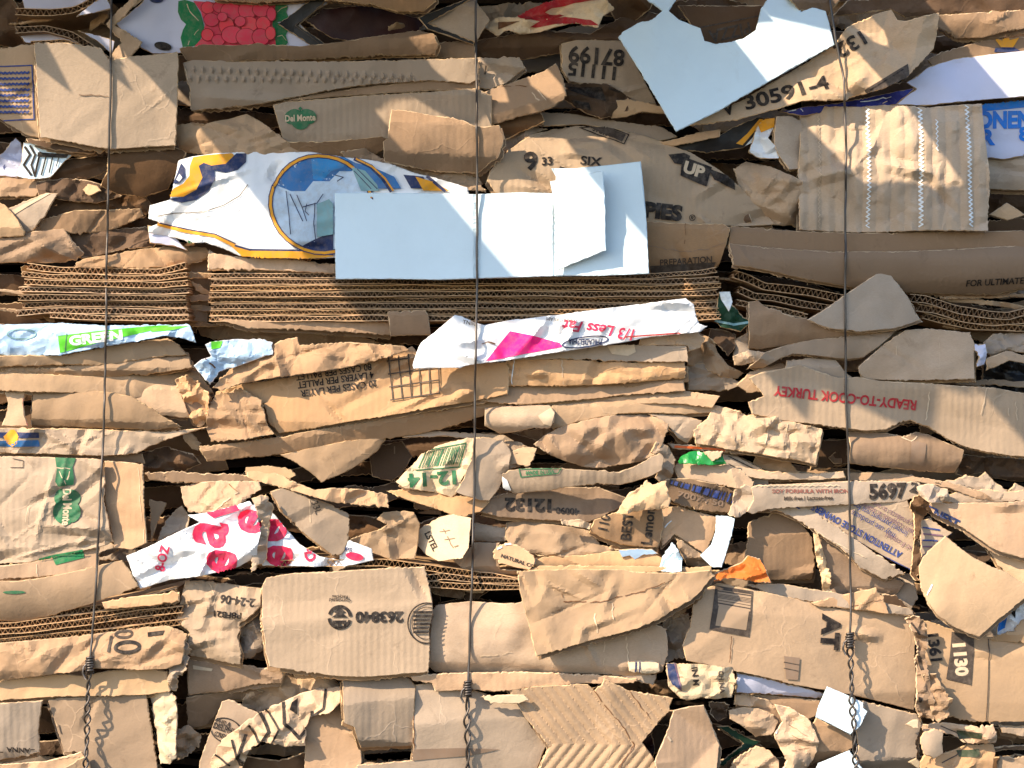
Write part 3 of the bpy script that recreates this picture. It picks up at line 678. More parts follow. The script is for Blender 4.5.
# ================================================================ second band, left
P('flattened_box', 'large grey brown box panel in shade crossed by the left wire', 'flattened box', 0, '150,178 280,175 400,192 435,238 520,225 650,214 702,205 706,260 698,420 690,572 560,580 440,590 360,578 250,558 165,545 155,360', 18, 'kraft_grey', [('l', '320,378 430,382', 6, 'faint')],
  tilt=(.02, -.05), low=2.2, lw=70, folds=[(575, 200, 640, 620, .16), (440, 200, 440, 620, -.05)], rim='torn_fibre')
box_a = P('flattened_box', 'brown panel with a blue framed block of small print at the edge', 'flattened box', 0, '-60,182 20,190 100,178 160,176 162,300 158,545 100,530 0,468 -60,450', 12, 'kraft_pale',
  [('l', '-60,262 130,260 136,470 -60,478', 5, 'blue')] + [('l', [(-60 + j * 8 + (2 if j % 3 == 0 else 0), 288 + i * 22 + (2.5 if j % 2 else -2.5)) for j in range(0, 23)], 8, 'blue') for i in range(8)], tilt=(.06, 0), low=1.6)
P('printed_carton', 'white carton scrap with zebra stripes under the large grey panel', 'printed carton', 0, '92,560 140,562 310,590 250,640 200,700 120,708 60,695 85,640', 4, 'white_board',
  [('l', '100,580 120,610 95,650 125,690', 9, 'blk'), ('l', '120,575 140,610 125,650 140,695', 8, 'blk'), ('l', '160,600 140,690', 8, 'blk'), ('l', '185,605 165,690', 6, 'blk'), ('l', '210,605 195,680', 5, 'blk'), ('l', '235,608 222,655', 4, 'blk'), ('p', '150,600 270,608 262,622 150,618', 'blk')], rag=.3, low=1.5, th=1.2)
P('cardboard_sheet', 'thin brown layers peeling along the bottom of the large grey panel', 'cardboard sheet', 0, '100,545 180,550 260,560 370,578 372,600 280,600 190,585 110,562', 12, 'kraft_dark', rag=1.6, tilt=(0, .1), th=5)
P('paper_scrap', 'grey blue paper scrap wedged at the edge below the blue print block', 'paper scrap', 0, '-40,640 10,600 60,540 80,560 92,620 85,665 80,698 -40,692', -2, 'lavender_white', [('p', '10,655 20,645 14,670', 'blue')], cr=1.5)
P('crumpled_cardboard', 'dark hollow cardboard fold below the large grey panel by the left wire', 'crumpled cardboard', 0, '225,632 330,618 425,612 435,660 400,690 290,720 200,715 190,690', -4, 'kraft_dark', cr=2, low=3)
P('crumpled_cardboard', 'smooth bulging brown paper fold between the grey panel and the white bag', 'crumpled cardboard', 0, '432,600 520,592 690,578 735,600 725,640 690,690 660,745 560,775 460,765 400,735 430,680', 4, 'kraft_dark', bulge=(3, 8), tilt=(-.15, -.1), low=3)
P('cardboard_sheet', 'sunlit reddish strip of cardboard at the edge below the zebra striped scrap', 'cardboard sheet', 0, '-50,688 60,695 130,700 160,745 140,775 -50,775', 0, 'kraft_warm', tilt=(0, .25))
P('cardboard_scrap', 'tiny sunlit torn scrap beside the left wire under the grey panel', 'cardboard scrap', 0, '322,745 345,715 380,730 400,752 360,770 330,765', 6, 'kraft_pale', tilt=(.3, .4), rag=1.2)
P('crumpled_cardboard', 'twisted dark brown strip pointing to the left wire under the zebra scrap', 'crumpled cardboard', 0, '140,715 250,700 330,705 430,735 480,770 380,800 250,790 150,770', 2, 'kraft_dark', cr=3, cs=20, low=3)
# corrugated-faced strip, logo board
def _dents(x, y):
    r = np.zeros_like(x)
    for j in range(2):
        yy = 70 + 9 * j + (x - 190) * (.035 if j == 0 else .012)
        q = np.abs(((x - 190 + 4 * j) % 9) - 4.5)
        r = r + 3.6 * np.exp(-(q / 1.5) ** 2 - ((y - yy) / 2.6) ** 2) * (x < 415)
    return r
P('box_flap', 'long grey flap embossed with two rows of small dents below the raspberry carton', 'box flap', None, '183,63 192,60 240,61 320,62 400,60 478,58 479,80 470,84 430,81 380,84 340,89 300,96 262,104 225,108 190,110 189,85', 14, 'kraft_grey', [('l', '186,66 190,108', 1.2, 'pale')], wave=_dents, g=1.8, low=2, tilt=(0, -.05), bulge=(0, 2))
P('crumpled_cardboard', 'creased brown cardboard with sunlit ridge left of the green fruit logo', 'crumpled cardboard', None, '172,125 190,122 205,124 228,118 246,113 262,122 285,140 304,152 302,158 240,156 200,154 178,149', 8, 'kraft', cr=4, cs=30, tilt=(.1, .1), rag=1.1)
logo_box = P('flattened_box', 'brown box panel with a green blob logo and white lettering', 'flattened box', None, '272,104 285,101 330,98 375,95 430,92 476,88 492,96 492,128 470,140 440,142 400,140 383,138 340,141 300,143 283,141 277,122', 18, 'kraft_grey_fluted', 
  [('e', 300, 117.5, 15, 7.2, 0, 'grn'), ('e', 291, 117, 7, 7, 0, 'grn'), ('e', 309, 116.5, 7, 7, 0, 'grn'), ('e', 300, 121, 9, 8, 0, 'grn'), ('e', 294, 112.5, 6, 4, 0, 'grn'), ('e', 306, 112.5, 6, 4, 0, 'grn'), ('p', '298,108 300,111 302,108 300,106', 'grn'), ('t', 'Del Monte', 300, 117.5, 6.2, -2, 'pale', .8, .03)], low=1.6, tilt=(.0, -.02), rag=.5)
P('side_panel', None, None, None, '283,142 320,142 384,137 398,142 383,149 372,156 340,155 302,157 290,150', 13, 'kraft_inner', parent=logo_box, tilt=(0, -.7))
P('torn_flap', None, None, None, '280,101 310,95 350,89 400,83 440,80 478,79 480,90 430,91 375,94 330,97 290,101', 12, 'kraft_inner', parent=logo_box, tilt=(0, -.1), rag=.8)
P('box_flap', 'smooth brown flap with a torn pale upper edge under the middle wire', 'box flap', None, '391,108 400,109 412,111 430,115 453,118 465,122 474,127 484,128 500,126 504,142 498,158 478,172 440,171 405,165 384,161 383,142 388,138', 30, 'kraft_inner', tilt=(.05, -.25), bulge=(4, 6), low=2)
P('crumpled_cardboard', 'frayed brown paper edge peeping over the white bag beside the middle wire', 'crumpled cardboard', None, '340,152 365,148 384,160 420,168 455,170 480,178 486,192 460,190 430,182 380,164 345,160', 14, 'kraft', cr=3, cs=16, rag=1.6)
P('flattened_box', 'grey brown panel behind the middle wire above the sunlit cup-like fold', 'flattened box', None, '476,57 500,58 520,57 526,68 505,84 488,90 476,88', 8, 'kraft_grey', [('l', '486,66 485,74', 1.4, 'blk')])
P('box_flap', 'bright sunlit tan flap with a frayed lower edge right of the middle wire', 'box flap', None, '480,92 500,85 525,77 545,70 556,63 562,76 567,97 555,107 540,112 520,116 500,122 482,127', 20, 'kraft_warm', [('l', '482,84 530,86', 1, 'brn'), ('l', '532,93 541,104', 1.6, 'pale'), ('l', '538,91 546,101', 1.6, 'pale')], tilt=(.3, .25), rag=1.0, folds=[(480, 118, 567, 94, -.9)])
P('cardboard_sheet', 'brown fold in shade just under the bright sunlit flap', 'cardboard sheet', None, '482,120 510,118 541,112 545,122 520,132 505,140 494,150 480,150', 8, 'kraft_dark', tilt=(0, -.3))
P('crumpled_cardboard', 'brown pleated fold right of the middle wire, left of the arrow panel', 'crumpled cardboard', None, '497,128 525,122 548,127 530,135 512,148 500,160 490,180 478,186 480,170 500,150', 6, 'kraft', cr=2.5)
# arrow panel
P('flattened_box', 'big curved brown panel printed with an UP arrow and a large numeral', 'flattened box', None,
  '487,182 490,172 500,158 515,146 530,134 555,127 576,124 605,125 632,131 660,140 690,152 718,168 742,188 765,210 778,224 740,226 640,224 560,215 500,200', 10, 'kraft_fluted',
  [('t', '9', 531, 162, 17, -8, 'blk', 1.1, .04), ('t', '33', 547, 162, 8, -4, 'blk', 1, .03), ('l', '560,168 566,170', 2, 'blk'), ('t', 'SIX', 591, 162, 8.5, 6, 'blk', 1.2, .0),
   ('l', '582,126 604,123 629,134 624,144 600,134 580,126', 1.1, 'blk'), ('t', 'STORAGE', 606, 131, 6, 22, 'blk', .7, .03), ('p', '588,124 605,124 626,134 622,142', 'grey'),
   ('p', '668,155 684,153 690,156 689,159 712,167 706,187 680,176 681,165 674,164', 'blk'), ('t', 'UP', 694, 170, 11, 17, 'pale', 1.1, .05), ('p', '708,168 734,178 735,190 714,180', 'blk'),
   ('t', 'PIES', 663, 212, 14, 6, 'blk', 1.1, .06), ('t', '®', 692, 218, 6, 6, 'blk')],
  bulge=(4, 7), low=4, lw=80, tilt=(-.12, .05), cr=1.2, cs=50, rag=.7)
P('box_flap', 'shaded curved fold under the arrow panel reaching the wrinkled panel', 'box flap', None, '644,190 700,192 735,196 748,205 752,222 728,226 700,224 652,224', 3, 'kraft_dark', cr=2, low=3)
# blue bag
gold = lambda *a: a
bag = [('p', '193,157 205,155 232,153 236,158 226,164 212,166 204,163 199,166 203,178 197,190 184,197 169,197 174,189 184,184 190,176 190,166', 'gold'),
       ('p', '236,153 246,153 246,162 238,170 226,173 215,171 216,180 209,191 196,200 182,203 168,199 184,197 197,190 203,178 199,166 204,163 212,166 226,164', 'navy'),
       ('p', '181,163 185,168 186,178 180,184 174,184', 'navy'), ('p', '180,174 183,178 180,182 177,180', 'white'),
       ('l', '157,216 175,213 205,212 225,205 240,196 248,185', .8, 'grey'),
       ('l', '158,224 185,231 215,236 235,246', 3.4, 'gold'), ('l', '158,222.6 186,229 216,234.5 236,244', 1.2, 'navy'),
       ('p', '225,240 248,250 300,252 334,246 334,257 300,260 245,259', 'gold'), ('l', '236,246 250,250 300,251 334,245', 1.8, 'navy'), ('p', '188,240 194,243 195,248 189,246', 'grn'),
       ('e', 322, 205, 50, 47, 20, 'blue_w'), ('p', '282,172 300,158 320,156 345,158 360,166 352,172 340,172 330,182 314,182 306,192 292,192 278,186', 'mid'), ('p', '312,158 330,156 348,160 344,168 332,172 322,182 314,180', 'sky2'), ('p', '300,248 316,240 334,232 334,256 312,254', 'navy'), ('l', '336,176 344,178 338,182', .9, 'navy'), ('e', 322, 205, 51, 48, 20, 'navy', 4.8), ('e', 322, 205, 51, 48, 20, 'gold', 2.8),
       ('p', '352,163 372,168 395,178 402,190 372,190 362,180', 'mid'), ('p', '352,168 366,172 378,186 380,192 362,192', 'teal'), ('l', '355,172 372,190', .8, 'navy'), ('l', '358,170 378,190', .8, 'navy'),
       ('l', '356,160 372,168 384,180 392,192', 4, 'navy'), ('l', '357,160 373,168 386,180 394,192', 1.8, 'gold'), ('p', '404,176 424,178 430,190 412,190', 'navy'), ('p', '416,178 436,184 450,192 424,192', 'gold'), ('l', '428,178 445,192', 3, 'navy'),
       ('l', '291,195 298,210 304,222', .9, 'navy'), ('l', '298,196 303,208 318,204 324,195', .9, 'navy'), ('l', '303,208 308,222', .9, 'navy'), ('l', '287,192 290,215 292,235', .9, 'navy'), ('l', '316,204 315,225 317,242', .9, 'navy'), ('l', '325,206 334,212', .9, 'navy'), ('l', '308,205 306,212 310,216', .8, 'navy'),
       ('p', '318,205 330,200 334,205 334,235 318,238', 'teal')]
P('paper_bag', 'crumpled white bag with a blue oval picture in a gold ring', 'bag', None,
  '178,160 192,156 215,153 250,151 280,153 310,152 340,157 365,160 390,164 415,174 440,180 468,188 470,198 400,205 345,215 340,258 300,259 262,258 240,256 222,248 205,243 190,243 184,240 168,236 147,232 150,226 160,222 147,218 149,205 170,200 175,182', 14, 'white_film', bag,
  cr=2.2, cs=44, low=5, bulge=(4, 5), tilt=(.04, .05), th=1.2, rim='white_film', back='white_film', rag=.5)
# white folded box
wb = P('white_box', 'flat bright white box panel behind the middle wire', 'white box', None,
  '334,192 380,192 440,193 475,194 520,192 556,193 556,176 551,168 575,168 605,165 641,161 644,190 647,225 649,274 600,276 560,276 500,278 440,280 390,279 335,279 334,240', 30, 'white_board', [],
  low=1.6, lw=120, tilt=(-.02, .04), rag=.2, creases=1, g=2, wave=lambda x, y: -1.6 * np.exp(-((x - 476) / 1.4) ** 2) - 1.4 * np.exp(-((x - 555) / 1.3) ** 2), folds=[(476, 190, 476, 285, -.10), (555, 285, 555, 190, .05)], rim='white_board', back='white_board', curl=.3)
P('closing_flap', 'narrow white flap with a slanted lower edge', None, None, '550,181 575,176 603,171 605,200 606,251 585,259 558,270 557,230 552,190', 37, 'white_board', parent=wb, low=.8, tilt=(.16, .0), rag=.2, rim='white_board', curl=.2)
# ================================================================ drapes above the left stack
P('box_flap', 'sunlit tan flap with a cream stripe folded like a fan at the edge', 'box flap', 4, '-60,20 20,60 75,120 102,165 95,182 -60,188', 14, 'kraft', tilt=(.2, .15))
P('box_flap', 'grey flap with a cream band beside the sunlit fan fold', 'box flap', 4, '30,72 100,40 175,10 225,12 190,80 130,160 100,168 60,110', 10, 'kraft_grey', [('p', '42,82 150,28 180,10 200,10 130,52 55,98', 'pale')], tilt=(.1, -.1))
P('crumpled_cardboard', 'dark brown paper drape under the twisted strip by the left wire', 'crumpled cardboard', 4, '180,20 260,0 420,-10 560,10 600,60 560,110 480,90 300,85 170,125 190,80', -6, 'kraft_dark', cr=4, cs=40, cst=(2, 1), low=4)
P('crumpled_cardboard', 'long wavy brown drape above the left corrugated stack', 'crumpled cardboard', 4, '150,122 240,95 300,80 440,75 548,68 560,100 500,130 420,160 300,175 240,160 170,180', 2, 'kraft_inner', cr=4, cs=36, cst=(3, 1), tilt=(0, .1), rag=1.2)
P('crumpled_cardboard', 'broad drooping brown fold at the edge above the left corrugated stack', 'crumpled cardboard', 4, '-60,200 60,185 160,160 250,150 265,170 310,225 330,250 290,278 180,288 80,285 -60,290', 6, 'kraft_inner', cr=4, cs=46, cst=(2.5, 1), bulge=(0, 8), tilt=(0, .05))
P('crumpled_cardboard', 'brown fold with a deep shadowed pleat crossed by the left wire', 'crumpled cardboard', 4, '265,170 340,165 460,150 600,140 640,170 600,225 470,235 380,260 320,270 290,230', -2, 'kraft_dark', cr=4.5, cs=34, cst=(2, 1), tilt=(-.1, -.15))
P('cardboard_sheet', 'pinkish brown board layer lying directly on the left corrugated stack', 'cardboard sheet', 4, '300,290 340,268 430,255 560,228 700,215 800,222 828,250 800,268 700,300 560,308 310,305', 8, 'kraft_warm', tilt=(0, .2), cr=2, cs=40, cst=(3, 1), rag=1.2)
P('paper_scrap', 'white paper corner under the point of the white bag', 'paper scrap', 4, '580,138 640,150 690,185 740,240 690,222 590,210', 6, 'lavender_white', rag=.3)
P('box_flap', 'tan folded edge running under the white bag to the white box', 'box flap', 4, '820,235 850,250 980,268 1120,272 1320,290 1320,330 1100,318 900,312 820,312', 10, 'kraft_warm', tilt=(0, .1), low=2.5, rag=1.2)
P('cardboard_sheet', 'reddish board behind the seam between the two corrugated stacks', 'cardboard sheet', 4, '745,300 800,250 830,265 830,330 815,520 750,520 745,400', -16, 'kraft_inner', tilt=(-.4, 0))
# ================================================================ the two corrugated stacks
nth = ('topmost', 'second from the top', 'third from the top', 'fourth from the top', 'fourth from the bottom', 'third from the bottom', 'second from the bottom', 'bottom')
for i in range(8):
    y = 271 + i * 6.7; x0 = (27, 22, 24, 19, 18, 22, 16, 50)[i]; e = (6, 3.5, 2, 1, 0, 0, 0, 0)[i]
    pts = [(x0, y - (5, 4, 3, 2, 0, -1, -2, 3)[i]), (x0 + 32, y - 1), (110, y), (160, y + .5), (186 + (i * 5) % 4, y - e)]
    board(f'{nth[i]} board of the corrugated stack behind the left wire', None, pts, 10 + (i * 7) % 5, (6.4, 5.6, 6.2, 5.2, 5.8, 5.4, 6.2, 5.6)[i], group='boards of the left corrugated stack')
for i in range(8):
    y = 275.5 + i * 6.1
    pts = [(208 + (i * 3) % 4, y + .5), (330, y), (500, y - .3), (650, y + .3), (700, y - (1 if i else 3)), (717 + (i * 7) % 5, y - (6 if i == 0 else 2))]
    board(f'{nth[i]} board of the long corrugated stack under the white box', None, pts, 9 + (i * 5) % 4, (5.2, 5.8, 5.2, 5.6, 5.0, 5.8, 5.2, 5.8)[i], group='boards of the long corrugated stack')
P('box_flap', 'thin brown flap drooping from the bottom of the long corrugated stack', 'box flap', 5, '-160,500 0,512 200,516 400,520 548,515 560,545 552,572 400,562 200,550 0,545 -60,530', 12, 'kraft_warm', tilt=(0, -.1), rag=1.1)
P('cardboard_scrap', 'small rectangular brown tab on the front of the long corrugated stack', 'cardboard scrap', 5, '542,482 620,474 695,474 704,500 712,572 640,572 552,576 548,530', 15, 'kraft_inner', tilt=(0, .0), low=1)
board('lone curved board sweeping down right of the preparation panel', 7, '-120,330 -60,350 0,378 60,385 180,402 320,430', 12, 8)
board('second curved board below the lone one, right of the long stack', 7, '-100,390 -40,418 40,425 160,452 300,470', 8, 7)
board('frayed third curved board beneath the two sweeping boards', 7, '-110,440 -40,455 50,470 170,500', 4, 6)
board('upper curved board at the right end, above the pair running under the dark hollow', 7, '575,425 640,432 760,470 880,490 960,496 1060,470', 12, 8)
board('middle curved board of the right end bundle', 7, '600,462 680,475 780,505 900,520 1060,510', 9, 8)
board('lowest curved board of the right end bundle', 7, '625,495 700,515 820,540 1060,545', 7, 6.5)
# ================================================================ right of the white box
P('flattened_box', 'shaded brown panel with worn dark lettering between the white box and the long boards', 'flattened box', None, '646,222 690,224 722,224 730,228 724,250 720,264 710,272 690,277 660,277 648,276', 12, 'kraft_inner', [('l', '648,246 680,252 705,250 724,243', .9, 'faint'), ('t', 'PREPARATION', 686, 261, 6, -4, 'grey', .95, .02), ('p', '650,266 716,262 712,272 690,276 652,276', 'grey'), ('l', '685,224 684,244', .9, 'brn')], tilt=(0, -.2), bulge=(0, 4), low=1.5)
P('flattened_box', 'long upper brown board running right from the preparation panel to the frame edge', 'flattened box', None, '732,225 800,231 860,233 930,232 1000,231 1040,230 1040,248 980,249 900,253 820,252 770,249 728,247', 16, 'kraft_inner', low=1.5, tilt=(0, -.1), rag=.8, lw=60)
P('flattened_box', 'long rounded lower brown board with a pale torn rim running to the frame edge', 'flattened box', None, '729,244 750,246 780,249 830,252 900,252 960,249 1040,244 1040,284 1000,294 960,294 900,292 850,287 800,279 760,270 732,266', 18, 'kraft_inner', [('t', 'FOR ULTIMATE', 995, 282, 6, -3, 'blk', 1, .02), ('l', '915,232 922,250', 1, 'pale')], bulge=(0, 12), tilt=(0, -.25), low=2, lw=60, rag=.8)
P('box_flap', 'grey triangular flap peaking over the curved boards right of the right wire', 'box flap', 7, '168,512 250,462 330,405 420,345 445,325 490,322 530,370 580,440 600,490 622,512 520,545 380,560 250,545', 24, 'kraft_grey', tilt=(-.1, -.05), rag=.5, low=2)
P('box_flap', 'long brown fold sweeping left under the grey triangular flap', 'box flap', 7, '-60,440 -20,432 0,455 100,495 200,515 400,555 520,552 400,575 200,592 100,610 0,625 -55,625 -62,520', 12, 'kraft_inner', tilt=(.05, -.2), bulge=(0, 5), low=2.5)
P('printed_scrap', 'dark green and white crumpled scrap between the corrugated stack and the brown folds', 'printed scrap', 6, '862,402 905,400 915,450 960,500 985,520 950,560 870,540 845,510', 10, 'dark_green', [('p', '862,402 905,400 915,440 900,480 870,430', 'white'), ('l', '850,515 920,530 985,520', 9, 'teal')], cr=2.5, cs=14)
P('box_flap', 'flat tan panel with scored edges right of the right wire, above the turkey panel', 'box flap', 7, '370,695 430,645 500,585 560,552 650,545 730,552 812,562 832,600 830,745 700,748 500,750 400,745 375,725', 16, 'kraft', [('l', '692,560 690,735', .8, 'pale'), ('l', '520,600 522,650', 2, 'pale')], tilt=(.0, .08), low=2, folds=[(560, 545, 370, 700, .0)])
P('cardboard_sheet', 'sunlit rounded brown layer passing behind the right wire above the grey fold', 'cardboard sheet', 7, '-60,700 0,640 80,612 200,588 400,570 525,552 470,600 390,660 330,668 220,655 120,645 60,665 0,700', 12, 'kraft', bulge=(0, 6), tilt=(0, .05), low=2, rag=.7)
P('box_flap', 'grey brown flap with bent corner left of the right wire above the turkey panel', 'box flap', 7, '75,730 90,672 180,660 285,668 322,720 380,760 330,800 60,790', 14, 'kraft_grey', tilt=(-.05, -.05))
P('crumpled_cardboard', 'brown drape above the turkey panel left of the bent corner flap', 'crumpled cardboard', 7, '-110,770 -60,720 0,700 80,680 90,700 70,790 -60,800', 6, 'kraft', tilt=(0, .1))
P('crumpled_cardboard', 'pale crumpled fold at the right frame edge below the curved boards', 'crumpled cardboard', 7, '868,600 910,565 1060,560 1060,650 960,630 900,655 880,640', 10, 'kraft_grey', cr=3, cs=18)
P('cardboard_scrap', 'tan triangular scrap over the dark hollow at the right frame edge', 'cardboard scrap', 7, '870,665 960,632 1060,662 1060,690 965,672 880,712', 12, 'kraft', tilt=(0, .2))
P('paper_scrap', 'small torn white edge beside the flat tan panel above the dark hollow', 'paper scrap', 7, '828,610 868,605 880,640 870,690 835,700 840,650', 14, 'lavender_white', cr=2, cs=10, rag=1.3)
P('cardboard_sheet', 'crushed board at the right frame edge, coloured black for the shade of the hollow', 'cardboard sheet', None, '982,362 1004,356 1040,360 1040,394 1010,392 984,388', -16, 'black_card', cr=3, cs=14, tilt=(-.2, -.3))  # the black paints deep shade, the board itself is brown
# drapes right of the 510 box
for lab, pts, zz, mt in (
    ('creased brown fold rising right of the small scored box', '735,585 790,562 840,590 860,640 900,690 965,720 940,745 880,740 800,700 740,690', 6, 'kraft'),
    ('crumpled dark fold under the green scrap', '830,545 880,550 930,570 925,620 900,655 870,620 820,580', 2, 'kraft_dark'),
    ('grey green slanted fold right of the crumpled dark fold', '925,590 975,560 985,640 920,665', 4, 'kraft_grey'),
    ('sunlit twisted lip of cardboard below the grey green fold', '915,655 980,630 1060,640 1060,665 960,690 925,690', 12, 'kraft_pale'),
    ('brown tucked layer touching the corner of the small scored box', '740,690 800,680 850,705 960,765 900,790 740,790', 0, 'kraft_grey')):
    P('crumpled_cardboard', lab, 'crumpled cardboard', 6, pts, zz, mt, cr=3.5, cs=26, cst=(1.5, 1), low=3)
# ================================================================ green bag and neighbours
P('plastic_bag', 'pale blue bag with a green banner reading GREEN at the left edge', 'plastic bag', None, '-16,325 20,324 60,323 110,326 150,325 190,325 194,332 197,343 182,338 165,336 140,341 100,348 60,355 30,356 -16,355', 16, 'blue_white',
  [('p', '59,336 100,331 150,326 172,325 150,331 125,337 95,344 61,353', 'lime'), ('t', 'GREEN', 97, 338, 9, -7, 'white', 1.35, .05), ('l', '68,334 66,353', 1, 'grn'), ('p', '150,327 190,326 175,330 152,332', 'lime'), ('e', 22, 334, 14, 5, 0, 'teal', 1.4)], cr=2.2, cs=22, cst=(2, 1), th=1, rim='blue_white', back='blue_white', bulge=(0, 6), tilt=(.05, .05))
P('plastic_bag', 'twisted pale blue bag end right of the board stack seam', 'plastic bag', 4, '812,610 830,598 940,585 1040,588 1070,600 1075,645 1000,672 920,700 865,712 850,742 830,765 790,725 765,692 800,668 835,655', 18, 'blue_white', [('p', '835,598 878,594 870,622 838,628', 'lime'), ('l', '810,660 850,700', 8, 'brn')], cr=4, cs=20, th=1, rim='white_film', back='white_film', bulge=(0, 6), tilt=(0, .1))
for i, (lab, pts) in enumerate((('uppermost nested brown layer right under the green banner bag', '-60,655 100,650 260,652 430,615 560,595 655,583 700,610 735,650 600,660 430,690 200,690 -60,700'),
                   ('middle nested brown layer with a straight lit edge under the green banner bag', '-60,690 160,705 300,690 500,660 735,640 765,700 600,725 400,738 200,735 -60,722'),
                   ('lowest nested brown layer ending in frayed fibres near the box with case counts', '-60,715 100,720 400,735 600,720 760,700 800,760 830,800 700,850 500,830 300,800 -60,790'))):
    P('cardboard_sheet', lab, 'cardboard sheet', 4, pts, 12 - 4 * i + (6 if i == 2 else 0), 'kraft', [('l', '120,720 150,675', 3, 'pale')] if i == 0 else (), tilt=(0, .18), bulge=(0, 4), low=2, rag=1.1, th=4)
P('cardboard_sheet', 'frayed splintered board end beside the box with case counts', 'cardboard sheet', 8, '690,0 740,-20 790,20 830,60 820,150 790,188 755,170 735,110 715,60', 8, 'kraft_warm', cr=5, cs=12, rag=2.6, tilt=(-.2, 0))
P('cardboard_sheet', 'sunlit brown layer above the flat strip with the blue and gold emblem', 'cardboard sheet', 8, '160,30 300,10 430,0 560,10 700,20 735,110 745,150 640,140 500,90 400,60', 6, 'kraft', tilt=(0, .1), low=2.5)
P('box_flap', 'flat brown flap left of the left wire above the emblem strip', 'box flap', 8, '120,60 150,28 300,38 440,48 520,65 580,100 640,140 715,185 600,200 400,190 240,185 115,180', 14, 'kraft', tilt=(0, .0), bulge=(0, 3), low=2)
P('cardboard_strip', 'narrow waisted tan strap at the left edge between two dark slots', 'cardboard strip', 8, '15,48 95,45 88,90 98,140 112,182 5,182 22,140 30,90', 10, 'kraft_pale', [('l', '96,46 88,90 110,180', 2, 'red')], rag=.4)
P('printed_carton', 'flat strip with a gold emblem on blue lines at the left edge', 'printed carton', 8, '-60,188 100,188 250,190 420,195 640,205 820,185 720,215 600,255 540,290 400,300 200,292 -60,288', 10, 'kraft_grey', [('p', '-60,205 160,206 158,228 -60,226', 'navy'), ('p', '-60,240 155,236 158,262 -60,262', 'mid'), ('p', '20,222 45,195 60,195 80,222 75,250 55,262 35,250', 'gold')], tilt=(0, -.1), low=2.5, cr=1.2, cst=(3, 1))
P('cardboard_sheet', 'thin brown layer between the emblem strip and the vertical logo panel', 'cardboard sheet', 8, '-60,284 200,290 400,300 560,290 570,330 400,318 100,302 -60,305', 4, 'kraft_inner', tilt=(0, .1))
P('crumpled_cardboard', 'dark crumpled pocket right of the left wire above the round red letters bag', 'crumpled cardboard', 8, '540,290 640,262 760,290 790,330 700,372 600,372 560,350', -6, 'kraft_dark', cr=5, cs=16)
P('cardboard_sheet', 'thin brown shelf of board spanning right of the vertical logo panel', 'cardboard sheet', 8, '570,365 700,360 850,372 1030,370 1040,400 860,405 700,405 590,395', 2, 'kraft_inner', tilt=(0, .1), rag=1.3)
logo2 = [('l', '48,310 90,318 90,345 40,345', 3, 'grey'), ('p', '215,305 298,308 285,345 292,380 290,412 232,420 220,400 225,350', 'grn'), ('l', '225,345 290,350', 4, 'pale'), ('l', '235,360 260,410 275,360', 6, 'pale'),
         ('e', 262, 500, 42, 72, 2, 'grn'), ('e', 246, 462, 32, 34, 0, 'grn'), ('e', 282, 465, 32, 34, 0, 'grn'), ('e', 242, 520, 32, 40, 0, 'grn'), ('e', 285, 520, 32, 40, 0, 'grn'), ('t', 'Del Monte', 264, 500, 32, 90, 'pale', .72, .03),
         ('p', '150,705 205,690 325,668 330,700 240,722 160,722', 'leaf'), ('l', '100,560 110,500 150,455 215,430', 3, 'pale')]
lb = P('flattened_box', 'sunlit brown panel with a sideways green blob logo, torn beside the left wire', 'flattened box', 8, '-60,300 120,302 300,308 400,312 412,400 408,480 430,560 440,640 385,662 250,690 100,722 -60,730', 20, 'kraft_fluted', logo2, tilt=(.06, .0), low=2.6, lw=70, cr=1.0, cs=30, rag=.8)
P('torn_side', 'sunlit side strip right of the tear', None, 8, '405,318 480,322 566,330 568,450 575,560 582,640 520,668 450,660 432,600 410,480', 16, 'kraft_warm', [('l', '545,345 570,640', 2.5, 'pale')], parent=lb, tilt=(.18, 0), low=2)
P('bottom_flap', None, None, 8, '-60,735 100,722 250,690 385,655 388,742 300,762 150,775 -60,790', 17, 'kraft_warm', [('p', '205,700 325,672 330,700 220,728', 'leaf'), ('l', '145,725 150,770', 3, 'pale')], parent=lb, tilt=(0, .1), low=1.5)
P('paper_roll', 'rounded brown roll below the sideways logo panel at the left edge', 'cardboard roll', None, '-16,580 20,580 60,574 95,566 122,560 132,572 140,586 118,594 90,604 50,616 20,622 -16,620', 14, 'kraft', [('e', 17, 591, 11, 1.6, 0, 'grn')], bulge=(0, 12), tilt=(0, -.1), low=2)
P('cardboard_scrap', 'sunlit splintery wood coloured scrap above the red lettered bag', 'cardboard scrap', 8, '700,425 780,405 860,398 1020,400 1030,430 960,480 900,520 850,528 740,522 715,480', 12, 'kraft_warm', [('l', '830,525 940,440', 6, 'pale'), ('l', '940,440 900,410', 3, 'brn')], cr=2.5, cs=20, tilt=(.2, .25), rag=1.2)
P('crumpled_cardboard', 'small brown triangle deep in the gap right of the torn side strip', 'crumpled cardboard', 8, '588,470 655,485 620,560 595,640', -8, 'kraft')
P('crumpled_cardboard', 'small creased pocket above the corner of the red lettered bag', 'crumpled cardboard', 8, '645,560 690,510 715,495 745,540 742,585 690,600 620,640', -2, 'kraft_grey', cr=2.5, cs=16)
